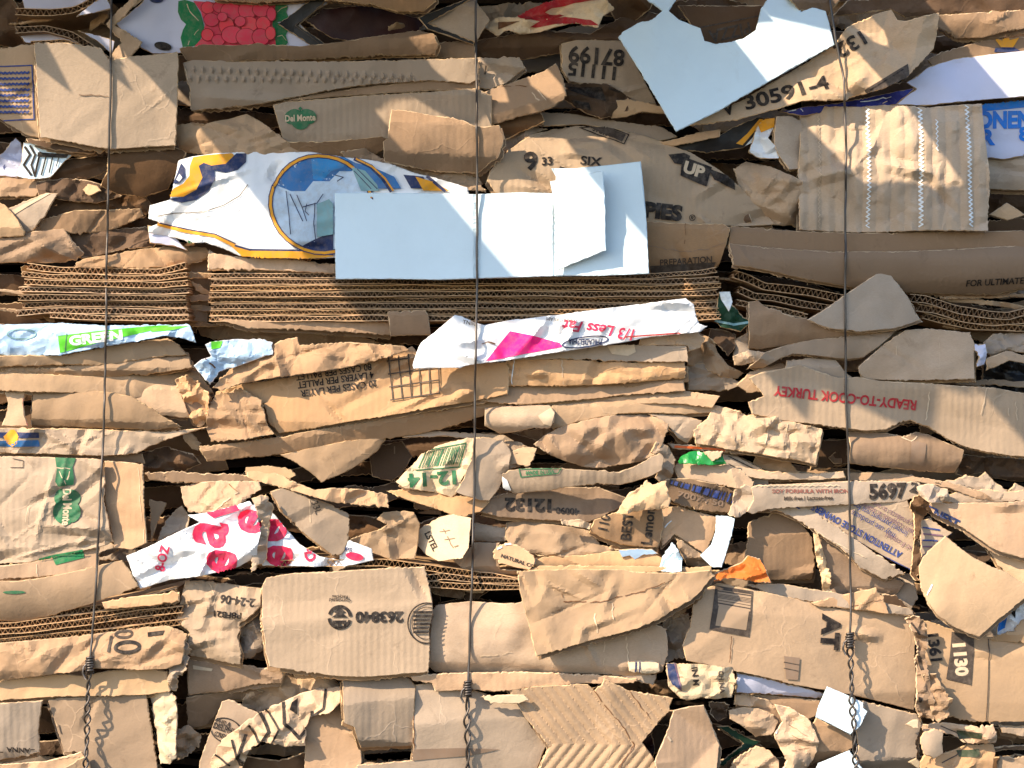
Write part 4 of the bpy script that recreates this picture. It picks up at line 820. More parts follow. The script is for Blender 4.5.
# red lettered bag
P('plastic_bag', 'white plastic bag with fat red letters and small red ounce marking', 'plastic bag', None, '126,556 150,546 180,531 200,522 188,515 205,513 225,508 250,501 258,512 262,532 258,556 240,566 205,575 170,580 140,589 133,575', 18, 'white_film',
  [('t', 'a', 211, 533, 46, -76, 'hot', .85, .03), ('t', 'e', 223, 561, 42, -76, 'hot', .85, .03), ('t', 'e', 252, 521, 40, -76, 'hot', .85, .03), ('t', '8-OZ', 163, 558, 9, -74, 'hot', .9, .03), ('p', '205,512 235,504 240,510 214,518', 'hot')], cr=2.4, cs=24, th=1, rim='white_film', back='white_film', bulge=(0, 7), tilt=(.12, .12), rag=.4)
P('plastic_bag', 'second piece of white bag with red letters right of the crushed seam', 'plastic bag', None, '252,505 262,500 272,512 285,528 300,544 320,556 340,560 338,548 350,540 372,548 374,560 345,566 300,566 262,566 256,545', 12, 'white_film',
  [('t', 'e', 272, 530, 40, -80, 'hot', .85, .03), ('t', 'e', 279, 556, 38, -80, 'hot', .85, .03), ('t', 'E-D', 310, 550, 10, 80, 'hot', 1, .04), ('t', 'OPE', 347, 549, 4.5, 10, 'navy', 1, .02), ('e', 355, 556, 9, 4, 10, 'hot')], cr=2, cs=18, th=1, rim='white_film', back='white_film', tilt=(.1, .1), rag=.4)
P('cardboard_strip', 'crushed grey vertical seam of board between the two red lettered bags', 'cardboard strip', None, '252,498 266,494 274,506 268,530 266,560 252,572 254,545 262,520', 24, 'kraft_grey', cr=3, cs=10, rag=1.6, tilt=(-.3, 0))
# ================================================================ box with case counts
cc = P('flattened_box', 'sunlit brown box upside down with case and layer counts and a printed grid', 'flattened box', None,
  '213,392 240,384 275,379 310,374 345,368 375,360 400,352 412,346 420,356 432,366 470,364 506,362 510,372 508,394 470,402 430,408 400,414 360,420 320,427 277,434 268,424 262,404 258,425 215,430', 16, 'kraft_warm',
  [('t', '80 CASES PER PALLET', 333, 372, 6.6, 172, 'blk', .86, .02), ('t', '4 LAYERS PER PALLET', 335, 380, 6.6, 172, 'blk', .86, .02), ('t', '20 CASES PER LAYER', 338, 388.5, 6.6, 172, 'blk', .9, .02)] +
  [('l', [(388 + i * 10, 357 - i * 1.4), (393 + i * 9.4, 400 - i * 1.3)], 1.3, 'grey') for i in range(6)] + [('l', [(387 + j * 1.2, 361 + j * 13), (438 + j * .6, 354 + j * 13)], 1.3, 'grey') for j in range(4)] +
  [('l', '260,404 266,424 274,432', 1.6, 'white')], low=2.6, lw=80, tilt=(.06, .14), rag=.8, cr=.8, cs=40)
P('top_flap', 'crumpled sunlit top flap', None, None, '212,388 228,370 250,360 268,348 280,340 298,337 300,345 345,342 380,344 404,346 409,350 380,360 345,368 300,375 262,380 240,384 222,390', 18, 'kraft_warm', parent=cc, cr=4, cs=30, tilt=(.1, .3), rag=1.2)
P('lower_layer', 'long lower edge layer with a bright orange lit rim', None, None, '198,446 235,443 272,438 320,429 380,420 430,410 480,402 508,392 516,398 500,410 460,424 420,434 380,440 330,446 270,456 205,462', 10, 'kraft_warm', parent=cc, tilt=(.05, .2), rag=1.1, th=4, folds=[(198, 452, 510, 402, -.8)])
P('torn_end', 'shredded torn end', None, None, '207,410 214,395 240,388 262,400 268,426 275,434 240,440 210,442 204,428', 12, 'kraft_warm', parent=cc, cr=2.4, cs=20, rag=1.8, tilt=(.2, .1))
sb = P('flattened_box', 'small scored brown box end right of the middle wire, just under the pink printed flap', 'flattened box', None, '506,361 530,359 560,359 600,361 640,362 686,362 687,378 650,381 600,385 560,386 520,386 508,386 505,374', 22, 'kraft_warm', [('l', '514,358 512,384', 1.2, 'white'), ('l', '562,359 563,384', 1.2, 'pale')], tilt=(.05, .25), low=1.6, cr=.8, cs=16, creases=6)
P('box_top', 'top strip with a torn patch, greyer to paint the shade cast on it', None, None, '508,352 540,349 600,345 640,345 686,346 688,362 640,362 560,359 508,361', 19, 'kraft_grey', [('p', '607,346 634,344 636,352 628,356 612,354', 'pale')], parent=sb, tilt=(0, -.15), low=1.2)  # the wrapper's shadow band, put in as greyer board
P('lower_layer', None, None, None, '505,385 560,385 620,384 684,380 686,391 640,394 600,398 560,402 520,405 490,402 475,400', 15, 'kraft_warm', parent=sb, tilt=(0, .2), rag=1, th=4)
P('plastic_flap', 'white wrapper with a pink triangle and upside-down pink script above the small scored box', 'wrapper', None,
  '413,365 417,352 421,343 440,328 455,315 460,316 474,322 484,325 510,320 555,315 600,309 640,304 686,298 694,304 697,318 700,324 708,326 700,332 680,334 650,337 620,343 560,352 510,360 470,365 460,368 434,368 414,369', 30, 'white_film',
  [('p', '510,331 530,335 560,343 562,347 530,353 500,359 486,361', 'pink'), ('t', 'Less Fat', 588, 328, 10.5, 187, 'hot', 1.05, .02, .3), ('t', '1/3', 626, 334, 11, 187, 'hot', .9, .02, .2), ('t', 'THAN CREAM', 562, 320, 3.5, 185, 'grey', 1, .0),
   ('e', 585, 342, 23, 5, -8, 'navy', 1.3), ('t', 'PHILADELPHIA', 585, 342, 5.5, 181, 'navy', .66, .03), ('l', '625,337 680,333', 1.4, 'red'), ('l', '482,344 488,342 495,344', 1.4, 'brn'), ('t', 'TNIIU', 470, 323, 4, 10, 'grey')],
  low=3.5, lw=60, cr=1.2, cs=30, tilt=(.0, .08), th=1, rim='white_film', back='white_film', folds=[(458, 300, 455, 380, -.25), (480, 300, 490, 380, .2)], rag=.5)
P('crumpled_cardboard', 'brown paper fold peeping out below the right end of the pink script wrapper', 'crumpled cardboard', None, '640,338 670,334 692,330 706,338 700,348 688,352 688,346 640,345', 16, 'kraft', tilt=(0, .2), cr=2)
# ================================================================ right: turkey panel
P('flattened_box', 'long grey brown panel with upside-down red poultry lettering at the right', 'flattened box', None,
  '748,378 762,372 780,369 800,365 820,372 838,378 860,377 880,381 920,383 960,386 990,387 1040,396 1040,458 1010,456 982,451 965,447 952,441 940,434 928,427 912,421 900,423 886,430 866,431 848,429 820,425 800,423 779,420 752,414 748,402 764,396', 18, 'kraft_fluted',
  [('t', 'READY-TO-COOK TURKEY', 845, 398, 9.6, 186, 'red', .86, .03), ('l', '929,392 926,420', 1.2, 'pale'), ('l', '986,388 980,421', 1.4, 'pale'), ('l', '1008,405 1010,420', 1, 'pale'), ('l', '1016,402 1018,420', 1, 'pale')], low=3, lw=60, tilt=(0, -.04), rag=.6, th=3.4)
P('flattened_box', 'crinkled sunlit brown panel ending in a straight edge left of the right wire', 'flattened box', None, '694,431 700,425 708,419 716,406 724,407 740,411 748,416 756,413 768,415 790,421 806,425 822,429 818,446 815,465 800,461 780,458 760,454 730,450 712,446 696,444', 16, 'kraft_fluted',
  [('l', '768,426 764,444', 1.1, 'pale'), ('l', '787,424 783,440', 1.1, 'pale')], cr=3.2, cs=20, cst=(.6, 1.6), tilt=(.1, .06), bulge=(0, 4), rag=.7)
P('cardboard_roll', 'rolled brown board with a nicked rim behind the right wire, under the turkey panel', 'cardboard roll', 11, '328,205 400,204 480,208 545,222 600,205 650,215 700,240 785,276 775,320 755,368 690,366 600,358 480,345 400,338 330,328 335,260', 10, 'kraft_inner', [('p', '575,235 635,250 625,340 570,320', 'faint'), ('l', '540,225 575,240 600,222', 5, 'pale')], bulge=(0, 9), tilt=(0, -.1), low=2, rag=1)
P('cardboard_sheet', 'curved board beside the right wire, coloured dark for the shade of the hollow', 'cardboard sheet', 11, '200,240 330,235 330,330 250,350 190,350', -22, 'kraft_dark', bulge=(-6, 0))  # dark sheet that paints the shade inside the hollow
P('crumpled_cardboard', 'ragged dark fold below the turkey panel near the right frame edge', 'crumpled cardboard', 11, '780,290 850,300 1060,310 1060,400 980,400 900,385 850,365 780,380 750,370', -12, 'kraft_dark', cr=4, cs=14)
P('cardboard_sheet', 'brown sheet with a sunlit ragged crest near the right edge above the blue lettered flap', 'cardboard sheet', 11, '745,395 800,375 850,385 880,362 910,400 960,440 990,405 1060,440 1060,490 960,480 850,450 760,425 640,400', 10, 'kraft_grey', rag=1.6, tilt=(0, .1), cr=2, cs=18)
P('cardboard_sheet', 'thin grey layered board crossing behind the right wire above the digit label', 'cardboard sheet', 11, '-120,335 0,358 200,368 310,358 320,385 200,395 0,392 -80,380 -140,350', 8, 'kraft_grey', tilt=(0, .1), low=1.5, rag=.6)
P('cardboard_sheet', 'second grey layered board resting on the formula label strip', 'cardboard sheet', 11, '-250,170 -180,230 -100,300 0,345 250,372 320,380 315,398 100,402 -60,400 -160,340 -240,250', 2, 'kraft_grey', tilt=(0, -.1), low=2)
P('cardboard_sheet', 'tan board tongue right of the wire directly above the large black digits', 'cardboard sheet', 11, '340,370 440,366 560,372 640,388 720,400 860,440 920,478 840,470 740,430 620,405 480,402 345,400', 12, 'kraft_warm', tilt=(0, .15), low=1.5)
P('printed_carton', 'reddish brown board scrap in shadow under the crinkled brown panel', 'printed scrap', None, '756,455 775,460 790,462 800,474 770,472 752,466', -4, 'kraft_warm', cr=1.5)
P('label_strip', 'grey label strip reading formula text and large black digits behind the right wire', 'label strip', None,
  '751,487 756,485 790,484 830,482 850,481 880,481 905,481 920,483 928,490 918,498 900,502 870,504 840,505 800,507 770,509 752,514 746,512 753,500', 16, 'kraft_grey',
  [('t', 'SOY FORMULA WITH IRON', 810, 491, 3.8, 0, 'faint_red', 1.15, .03), ('t', 'Milk-free | Lactose-free', 808, 498.5, 3.8, -1, 'grey', .95, .03), ('t', '5697', 888, 491, 14, -2, 'blk', .92, .05), ('t', '2', 914, 487, 10, 15, 'blk', 1, .05)] +
  [('l', [(752 + i * 3, 484.5 + (1.5 if i % 2 else 0)) for i in range(30)], 1.2, 'pale')], low=1.3, tilt=(0, .03), rag=.8, bulge=(0, 2))
P('cardboard_sheet', 'torn board apron edged in ragged fibres under the formula label strip', 'cardboard sheet', 11, '-60,515 60,495 150,490 260,560 350,620 450,690 560,760 480,790 380,740 300,660 220,610 150,560 60,520', 14, 'kraft_grey', [('l', '60,520 130,565 190,590 300,650 400,700', 4, 'pale')], rag=1.8, tilt=(.05, .05))
P('printed_carton', 'grey sheet printed with an upside-down notice and a blue rule behind the right wire', 'printed carton', 11,
  '105,492 250,480 400,478 560,470 585,520 590,620 588,752 520,720 430,670 330,610 220,550', 12, 'kraft_grey',
  [('l', '112,495 220,548 330,612 440,680 585,752', 7, 'blue'), ('t', 'ATTENTION STORE OWNERS', 365, 595, 26, 209, 'blue', .8, .03), ('t', 'may use products', 430, 565, 24, 209, 'blue', .8, 0), ('t', 'limited payment not for prizes', 430, 530, 22, 209, 'blue', .8, 0), ('t', 'redeem coupons at stores', 500, 550, 22, 209, 'mauve', .8, 0), ('t', 'by products to customers', 480, 510, 22, 209, 'mauve', .8, 0), ('t', 'void if copied', 540, 640, 22, 209, 'mauve', .8, 0)], low=1.8, tilt=(.05, -.05), rag=.4)
P('printed_carton', 'second part of the notice sheet with a rising blue rule beside the pale torn panel', 'printed carton', 11, '610,550 660,545 700,580 742,600 680,650 618,705', 12, 'kraft_grey', [('l', '618,700 680,652 745,602', 7, 'blue'), ('l', '625,580 690,590', 6, 'blue'), ('l', '625,605 700,612', 6, 'mauve'), ('l', '622,630 680,632', 6, 'blue'), ('l', '622,655 660,655', 6, 'mauve')], low=1)
P('cardboard_strip', 'dark green grey crushed seam between the two notice sheets', 'cardboard strip', 11, '575,480 640,430 690,450 660,510 620,560 612,640 616,740 600,790 575,770 585,640 590,540', 18, 'kraft_dark', cr=3, cs=10, rag=1.8, tilt=(-.3, 0))
P('crumpled_cardboard', 'knot of crumpled grey paper at the right end of the black digits', 'crumpled cardboard', 11, '600,420 650,405 720,430 735,470 700,485 640,480 610,455', 20, 'kraft_grey', cr=3.5, cs=12, rag=1.3)
P('cardboard_sheet', 'brown panel in shade between the white torn strip and the dark slot', 'cardboard sheet', 11, '-60,560 40,525 100,530 160,580 190,620 200,720 195,790 -20,790 -80,740', 2, 'kraft_inner', tilt=(-.1, -.15), low=2, rag=1.2)
P('cardboard_sheet', 'brown panel behind the right wire below the notice sheet', 'cardboard sheet', 11, '215,610 290,650 380,700 470,760 560,800 520,860 250,860 232,760', 4, 'kraft_inner', tilt=(-.1, -.1), low=2)
P('cardboard_strip', 'torn upright board strip with white fibres left of the right wire', 'cardboard strip', 11, '195,595 215,600 235,680 262,760 268,850 240,850 225,760 200,680', 10, 'torn_fibre', cr=2, cs=8, rag=1.8)
P('cardboard_sheet', 'grey sheet in deep shade left of the huge sunlit curved panel', 'cardboard sheet', 11, '480,740 590,770 610,860 560,930 360,900 380,840', -6, 'kraft_grey')
bigc = P('flattened_box', 'big pale curved panel at the right edge with a sunlit bulge ending in a point', 'flattened box', None,
  '918,566 924,556 934,546 946,536 956,545 972,557 990,566 1005,572 1024,584 1040,600 1024,596 1005,611 990,624 977,636 965,632 950,625 935,614 925,600 919,584', 20, 'kraft_pale', [('l', '925,594 930,584', 1.6, 'white')], bulge=(5, 9), tilt=(.05, .14), low=2.5, rag=.6, folds=[(926, 625, 942, 540, .0)])
P('flattened_box', 'warm sunlit board flap with blue letters along its slanting lower edge', 'flattened box', None,
  '928,505 936,503 952,504 970,503 990,503 1040,500 1040,560 1022,558 1000,552 990,547 975,536 960,526 945,519 936,514', 24, 'kraft_warm', [('t', 'NEST', 948, 519, 8, 27, 'navy', 1, .05), ('l', '932,507 940,511', 1.4, 'blue')], tilt=(.15, .2), low=2.5, rag=.8)
P('box_flap', 'cream sunlit fold between the blue lettered flap and the pointed bulge', 'box flap', None, '990,548 1005,555 1040,560 1040,598 1024,590 1012,580 1000,566', 18, 'kraft_pale', tilt=(.3, .1))
P('box_flap', 'grey curved lip over the knot of crumpled paper by the blue lettered flap', 'box flap', 11, '650,480 760,485 850,490 960,480 1060,470 1060,430 960,440 860,430 760,440 700,470', 12, 'kraft_grey', tilt=(0, .1), low=2)
P('plastic_scrap', 'glinting white and blue plastic scrap at the right edge under the pointed bulge', 'plastic scrap', 15, '915,240 935,180 965,150 1020,120 1060,105 1060,270 1000,280 940,275', 8, 'white_film', [('p', '930,185 960,160 955,220 925,235', 'sky'), ('p', '970,150 1000,130 990,180', 'blk')], cr=3, cs=12)
P('cardboard_scrap', 'torn sunlit board fringe at the right edge above the panel with inverse digits', 'cardboard scrap', 15, '890,262 940,240 985,225 1060,150 1060,275 980,275 920,275', 14, 'kraft_pale', rag=1.8, tilt=(.2, .3))
# ================================================================ middle drapes
P('crumpled_cardboard', 'thin brown board layer sagging under the small scored box toward the right', 'crumpled cardboard', None, '520,404 560,400 600,398 640,393 680,390 720,396 712,408 680,404 640,404 600,410 540,414 515,412', 10, 'kraft', tilt=(0, .1), rag=.7)
P('box_flap', 'long smooth brown layer ending in a round curled lip right of the middle wire', 'box flap', 10, '205,100 330,85 500,68 700,78 850,98 842,130 720,135 600,130 480,132 380,148 290,170 205,195 190,150', 12, 'kraft', tilt=(0, .05), bulge=(0, 3), low=2, rag=.7)
P('cardboard_roll', 'short curled brown roll with a bright lip right of the middle wire', 'cardboard roll', 10, '-60,110 20,102 120,98 195,98 215,125 212,165 190,190 120,190 60,205 0,212 -60,180', 14, 'kraft', [('p', '148,140 200,108 214,130 200,182 170,172', 'pale')], bulge=(3, 8), tilt=(.05, 0), rag=.6)
P('crumpled_cardboard', 'widely creased sunlit brown sheet above the long roll with a green label', 'crumpled cardboard', 10, '130,252 180,215 245,182 330,160 410,140 500,136 575,135 620,150 665,172 655,200 640,255 620,290 560,322 480,335 400,350 330,345 250,318 180,285', 14, 'kraft_warm', cr=5, cs=44, cst=(1.2, 1), low=3, tilt=(.08, .12), creases=8, ca=.25, rag=.8)
P('box_flap', 'brown layer draping down right of the widely creased sheet', 'box flap', 10, '580,132 720,138 800,160 780,200 740,250 700,230 660,180 620,150', 10, 'kraft_grey', tilt=(-.1, .05))
P('cardboard_sheet', 'grey brown fold crossing behind the middle wire above the green lettered panel', 'cardboard sheet', 9, '600,205 720,200 880,210 1000,215 1040,240 1030,262 900,235 760,222 600,228', 2, 'kraft_grey')
P('crumpled_cardboard', 'folded brown point between the case count box and the green lettered panel', 'crumpled cardboard', 9, '118,295 250,262 350,245 435,228 548,212 500,280 440,325 380,362 282,402 240,365 180,325', 4, 'kraft', folds=[(280, 400, 540, 215, -.6)], tilt=(.0, .1), low=3)
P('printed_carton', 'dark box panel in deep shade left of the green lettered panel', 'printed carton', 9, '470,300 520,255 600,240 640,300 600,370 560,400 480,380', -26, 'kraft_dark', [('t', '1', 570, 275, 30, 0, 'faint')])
g12 = P('flattened_box', 'creased panel with green upside-down digits and a green framed barcode left of the middle wire', 'flattened box', None,
  '396,482 404,473 412,466 420,455 440,445 465,438 480,437 478,450 470,465 462,480 458,492 452,498 440,494 425,491 405,489', 12, 'liner_cream',
  [('bar', '425,452 464,445 458,464 418,468', 'grn', 5, 50), ('l', '424,451 466,443 459,467 416,470', 1.3, 'grn'), ('t', '12-14', 432, 479, 13, 176, 'grn', 1.2, .04)], tilt=(.08, .12), cr=1.4, cs=26, low=2)
P('box_flap', 'grey folded side turned toward the middle wire', None, None, '463,480 470,460 474,438 485,437 503,441 512,452 508,470 500,488 489,501 478,500 466,496 455,492', 18, 'kraft_grey', parent=g12, tilt=(-.12, -.1), low=2)
P('box_flap', 'striped sunlit lower lip', None, None, '385,492 400,490 430,493 455,495 470,497 490,502 480,512 465,516 450,514 430,507 405,500', 14, 'kraft_warm', parent=g12, tilt=(0, .35), low=2)
P('crumpled_cardboard', 'grey brown pointed sheet between the middle wire and the green label roll', 'crumpled cardboard', None, '505,440 520,442 536,450 534,460 520,466 508,470 500,455', 10, 'kraft', tilt=(.1, .1), cr=1.5)
P('cardboard_scrap', 'sunlit curled tip above the left end of the green label roll', 'cardboard scrap', 10, '60,275 100,262 145,268 130,310 115,340 60,330 0,345 -20,310', 12, 'kraft_pale', tilt=(.3, .2))
P('cardboard_roll', 'long roll with a small green framed label and a white torn left end', 'cardboard roll', None, '502,474 510,470 530,468 560,468 590,470 617,472 635,466 650,458 660,453 664,458 662,470 655,474 640,480 620,485 600,484 575,486 545,491 515,494 503,488', 20, 'kraft_fluted',
  [('l', '519,469 561,468 558,473 521,477 519,469', 1.1, 'grn'), ('t', 'MADE IN USA', 540, 472, 3.6, -3, 'grn', .9, .04), ('p', '502,476 507,480 511,490 506,495 503,488', 'white')], bulge=(0, 6), tilt=(0, -.05), low=2, rag=.8)
P('crumpled_cardboard', 'grey folds gathered between the creased sheet and the green plastic', 'crumpled cardboard', None, '656,440 668,446 676,460 672,478 664,486 655,478 662,460 650,452', 10, 'kraft_grey', cr=3, cs=12)
P('cardboard_sheet', 'thin orange printed layer peeping out over the green plastic', 'cardboard sheet', 10, '660,248 740,256 840,262 905,270 900,288 800,278 680,272', 8, 'kraft_grey', [('l', '690,262 800,268 900,278', 9, 'org')], low=1)
P('cardboard_sheet', 'stack of thin grey liner layers right of the green plastic', 'cardboard sheet', 10, '880,290 930,300 990,330 1060,365 1060,420 1000,410 940,370 880,340', 4, 'kraft_grey', [('l', '900,300 1000,350 1060,380', 4, 'blk'), ('l', '900,330 1000,380', 3, 'blk')], tilt=(0, -.1))
P('plastic_scrap', 'bright green plastic scrap above the barcode panel', 'plastic scrap', 10, '700,318 715,300 745,285 785,278 810,290 840,310 870,290 892,330 830,336 760,330 705,330', 14, 'green_film', cr=1.2, cs=10, th=.8, rim='green_film', back='green_film', tilt=(.1, .1))
P('cardboard_scrap', 'small grey triangle tucked over the green plastic', 'cardboard scrap', 10, '800,282 880,280 870,300 835,320', 18, 'kraft_pale', low=.5)
P('cardboard_sheet', 'brown sheet just above the barcode panel with a ragged left end', 'cardboard sheet', 10, '688,345 700,330 760,332 850,335 905,335 960,360 1000,400 985,440 900,420 800,400 700,385', 10, 'kraft', tilt=(.05, .15), rag=1.1)
P('flattened_box', 'dark crushed panel with a black and blue barcode', 'flattened box', 10, '650,388 740,385 850,408 948,448 935,490 915,525 840,520 720,498 660,470 645,430', 12, 'kraft_inner', [('bar', '668,388 945,450 928,498 665,410', 'blk', 9, 70), ('bar', '675,395 940,455 925,490 670,408', 'blue', 3, 40), ('t', '70074 50', 790, 468, 22, 13, 'faint', 1.6, .02)], tilt=(-.1, -.05), low=2)
P('crumpled_cardboard', 'frayed grey paper twist at the right end of the barcode panel', 'crumpled cardboard', None, '735,490 746,484 755,488 758,500 750,510 738,518 728,514 734,502', 18, 'kraft_grey', cr=3, cs=8, rag=1.8)
P('flattened_box', 'brown panel with upside-down hyphenated number under the green label roll', 'flattened box', None, '482,500 500,494 520,492 560,487 600,488 632,500 620,508 605,516 590,522 560,521 530,519 500,517 480,512', 8, 'kraft_inner', [('t', '12132', 528, 505, 12, 182, 'blk', 1.15, .05), ('t', '40090-', 566, 511, 6, 184, 'blk', 1.1, .03)], tilt=(-.1, .1), low=2)
P('flattened_box', 'brown panel with sideways product words in black', 'flattened box', None, '594,520 605,516 618,512 640,510 662,508 664,520 661,540 658,548 640,547 620,545 600,537 590,530', 15, 'kraft_inner', [('t', '110', 604, 522, 9, -78, 'blk', .9, .03), ('t', 'BEST', 627, 526, 10, -84, 'blk', .95, .03), ('t', 'Lemon', 648, 526, 10, -84, 'blk', .95, .03)], tilt=(-.05, -.1), low=2.5)
P('paper_roll', 'curled torn pale cone of cardboard above the sideways product words', 'cardboard roll', 10, '462,530 475,490 510,445 550,420 580,395 600,410 650,400 668,450 665,500 620,508 560,512 510,522 480,530', 26, 'kraft_pale', cr=3, cs=18, rag=1.5, bulge=(2, 5), tilt=(.1, .2), low=3)
P('crumpled_cardboard', 'large dark brown fold right of the middle wire with a fibrous upper edge', 'crumpled cardboard', None, '506,524 520,521 545,524 575,528 592,532 600,545 622,550 600,555 580,559 550,556 520,552 508,546 505,536', 12, 'kraft', cr=2.2, cs=30, tilt=(.1, .1), low=3)
P('cardboard_strip', 'bundle of splintered white fibres on the dark brown fold', 'torn strip', None, '560,520 580,519 592,524 590,530 575,527 562,525', 20, 'torn_fibre', rag=1.6, cr=1.5, cs=6, tilt=(.2, .3))
P('cardboard_sheet', 'sunlit orange edged strip leading to the white scrap in the lower middle', 'cardboard sheet', 10, '128,705 220,692 330,690 420,675 500,672 600,680 640,700 640,745 500,748 300,750 150,748', 12, 'kraft_warm', [('l', '135,705 140,745', 8, 'pale')], tilt=(.05, .2), rag=1, bulge=(0, 3))
P('printed_carton', 'small printed carton corner with tiny black text and a white torn top, lower middle', 'printed carton', 10, '-25,665 20,642 70,650 132,690 138,720 115,748 60,738 0,722 -25,700', 18, 'kraft_warm', [('t', 'NATURAL CO', 70, 712, 14, 18, 'blk', 1.1, .02), ('l', '-10,665 20,648 60,640', 9, 'white'), ('l', '10,665 0,700', 4, 'brn')], tilt=(.1, .1), low=1.5, rag=1.2)
P('paper_scrap', 'pale blue white flap on the sunlit strip, left of the crumpled white scrap', 'paper scrap', 10, '465,668 520,664 600,666 625,685 570,690 530,710 510,692 480,700', 18, 'blue_white', rag=.6, low=1)
P('paper_scrap', 'crumpled white paper scrap in the lower middle below the sideways words', 'paper scrap', 10, '625,752 640,700 655,670 680,640 700,665 720,705 712,750 680,758', 22, 'white_board', cr=3.5, cs=14, rim='white_board', tilt=(.1, .05), rag=1)
P('cardboard_sheet', 'sunlit orange brown panel left of the torn white strip', 'cardboard sheet', 10, '632,505 700,498 780,520 856,540 852,590 825,650 800,682 740,640 690,610 640,655 628,600', 10, 'kraft_warm', [('l', '650,580 675,555', 7, 'white')], tilt=(.12, .1), low=2)
P('crumpled_cardboard', 'torn brown rim curling around the foot of the white torn strip', 'crumpled cardboard', 10, '690,615 740,650 800,690 850,735 800,740 740,735 720,700 700,660', 14, 'kraft', cr=3, cs=12, rag=1.7)
P('paper_strip', 'bright white torn strip hanging between brown panels right of the product words', 'white paper strip', 10, '852,536 890,536 926,545 915,600 895,670 872,738 835,738 800,705 788,692 830,650 850,600', 20, 'white_board', tilt=(.15, .05), rag=.9, rim='white_board', low=1.5)
P('cardboard_scrap', 'vivid orange scrap of board low in the middle, right of the white strip', 'cardboard scrap', None, '700,582 715,573 728,568 742,562 748,556 760,559 766,570 771,583 755,582 735,578 715,581', 18, 'orange_card', cr=2.5, cs=14, tilt=(.15, .1), rag=1)
# ================================================================ left middle gap
P('cardboard_sheet', 'long bent brown board lip crossing the gap left of the green lettered panel', 'cardboard sheet', 9, '-30,362 60,355 110,372 180,405 258,432 330,424 430,428 540,450 548,500 480,498 400,488 330,480 260,462 180,440 100,418 0,392', 16, 'kraft_warm', tilt=(.05, .3), rag=1.2, cr=1.2)
P('cardboard_scrap', 'pale torn cardboard tips at the left start of the long bent lip', 'cardboard scrap', 9, '-20,345 60,338 160,350 180,375 160,395 60,370 -20,372', 10, 'kraft_pale', rag=1.6, tilt=(.1, .3))
P('flattened_box', 'open carton end with ragged left rim right of the red letters', 'flattened box', 9, '78,440 125,425 180,440 235,465 300,485 388,528 392,580 385,640 360,690 330,692 280,655 235,620 180,570 120,510', 16, 'kraft_grey', [('t', '33L', 262, 503, 26, 70, 'grey'), ('l', '232,470 238,560', 3, 'pale')], tilt=(-.05, .1), rag=1.2, low=2)
P('crumpled_cardboard', 'bent brown box corner between the open carton end and the octagonal paper', 'crumpled cardboard', 9, '392,628 440,610 500,592 540,570 495,550 525,522 600,516 645,522 668,565 662,640 650,705 600,706 560,712 470,680 400,650', 14, 'kraft', tilt=(.1, .1), cr=1.8, cs=24, folds=[(500, 592, 660, 560, -.35)])
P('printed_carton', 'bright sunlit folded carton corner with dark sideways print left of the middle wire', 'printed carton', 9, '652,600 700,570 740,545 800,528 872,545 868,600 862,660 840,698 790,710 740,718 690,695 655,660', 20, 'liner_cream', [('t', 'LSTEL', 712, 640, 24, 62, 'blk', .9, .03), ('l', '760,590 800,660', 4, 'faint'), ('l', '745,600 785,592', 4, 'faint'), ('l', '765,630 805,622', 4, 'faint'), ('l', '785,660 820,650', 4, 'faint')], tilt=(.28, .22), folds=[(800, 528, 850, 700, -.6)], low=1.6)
P('box_flap', 'dark rounded fold passing behind the middle wire beside the bright carton corner', 'box flap', 9, '878,560 960,575 1030,585 1040,630 980,640 880,638', -2, 'kraft_grey', bulge=(0, 6))
P('cardboard_sheet', 'plain brown board low behind the middle wire above the corrugated ends', 'cardboard sheet', 9, '800,712 870,660 880,640 985,642 975,700 985,745 1100,752 1060,768 860,765', 8, 'kraft_warm', tilt=(0, .15))
for i, (pts, lab) in enumerate((('120,722 300,722 520,718 720,742 900,768', 'upper long corrugated board edge running above the emblem stamped panel'), ('560,800 760,772 900,790 1060,800', 'upper of two short corrugated edges over the rounded box left of the middle wire'), ('690,800 860,815 1060,812', 'lower of two short corrugated edges over the rounded box left of the middle wire'))):
    board(lab, 9, pts, 14, 7, group=None)
board('corrugated edge behind the left end of the folded tan sheet, right of the middle wire', None, '455,574 490,576 520,582', 10, 7)
# ================================================================ bottom left
fan = [('-60,190 40,186 200,160 330,148 500,120 700,72', 7), ('-60,212 60,206 200,185 360,172 520,150 700,115', 7), ('-60,234 80,226 240,205 420,180 560,160 720,142', 7), ('-60,256 60,248 260,225 430,205 600,185 720,165', 7), ('-60,278 100,262 300,240 480,226 640,205 740,190', 6.5)]
for i, (pts, th) in enumerate(fan):
    board(f'{("topmost","second","middle","fourth","bottom")[i]} board of the slanting corrugated stack at the lower left', 12, pts, 12 + (i % 3) * 2, th, group='boards of the slanting corrugated stack')
P('box_flap', 'brown lip over the slanting corrugated stack right of the left wire', 'box flap', 12, '400,115 480,98 600,85 705,75 705,112 600,128 480,138 415,142', 20, 'kraft_warm', tilt=(0, -.1), low=1)
P('cardboard_roll', 'sunlit rounded box printed with a large zero, crossed by the left wire', 'cardboard roll', None,
  '-16,644 20,641 60,638 95,634 130,629 165,626 178,629 188,634 186,648 183,662 168,668 140,669 110,668 95,668 60,673 20,679 -16,683', 18, 'kraft_warm', [('e', 129, 646, 12, 5, -3, 'blk', 3.4), ('e', 124, 634, 8, 3.2, 0, 'grey', 2.4), ('p', '148,632 165,630 164,634 149,636', 'blk'), ('l', '112,636 110,650', 2.6, 'grey')], bulge=(0, 9), tilt=(.04, .08), low=2, cr=1, cs=18, rag=.8)
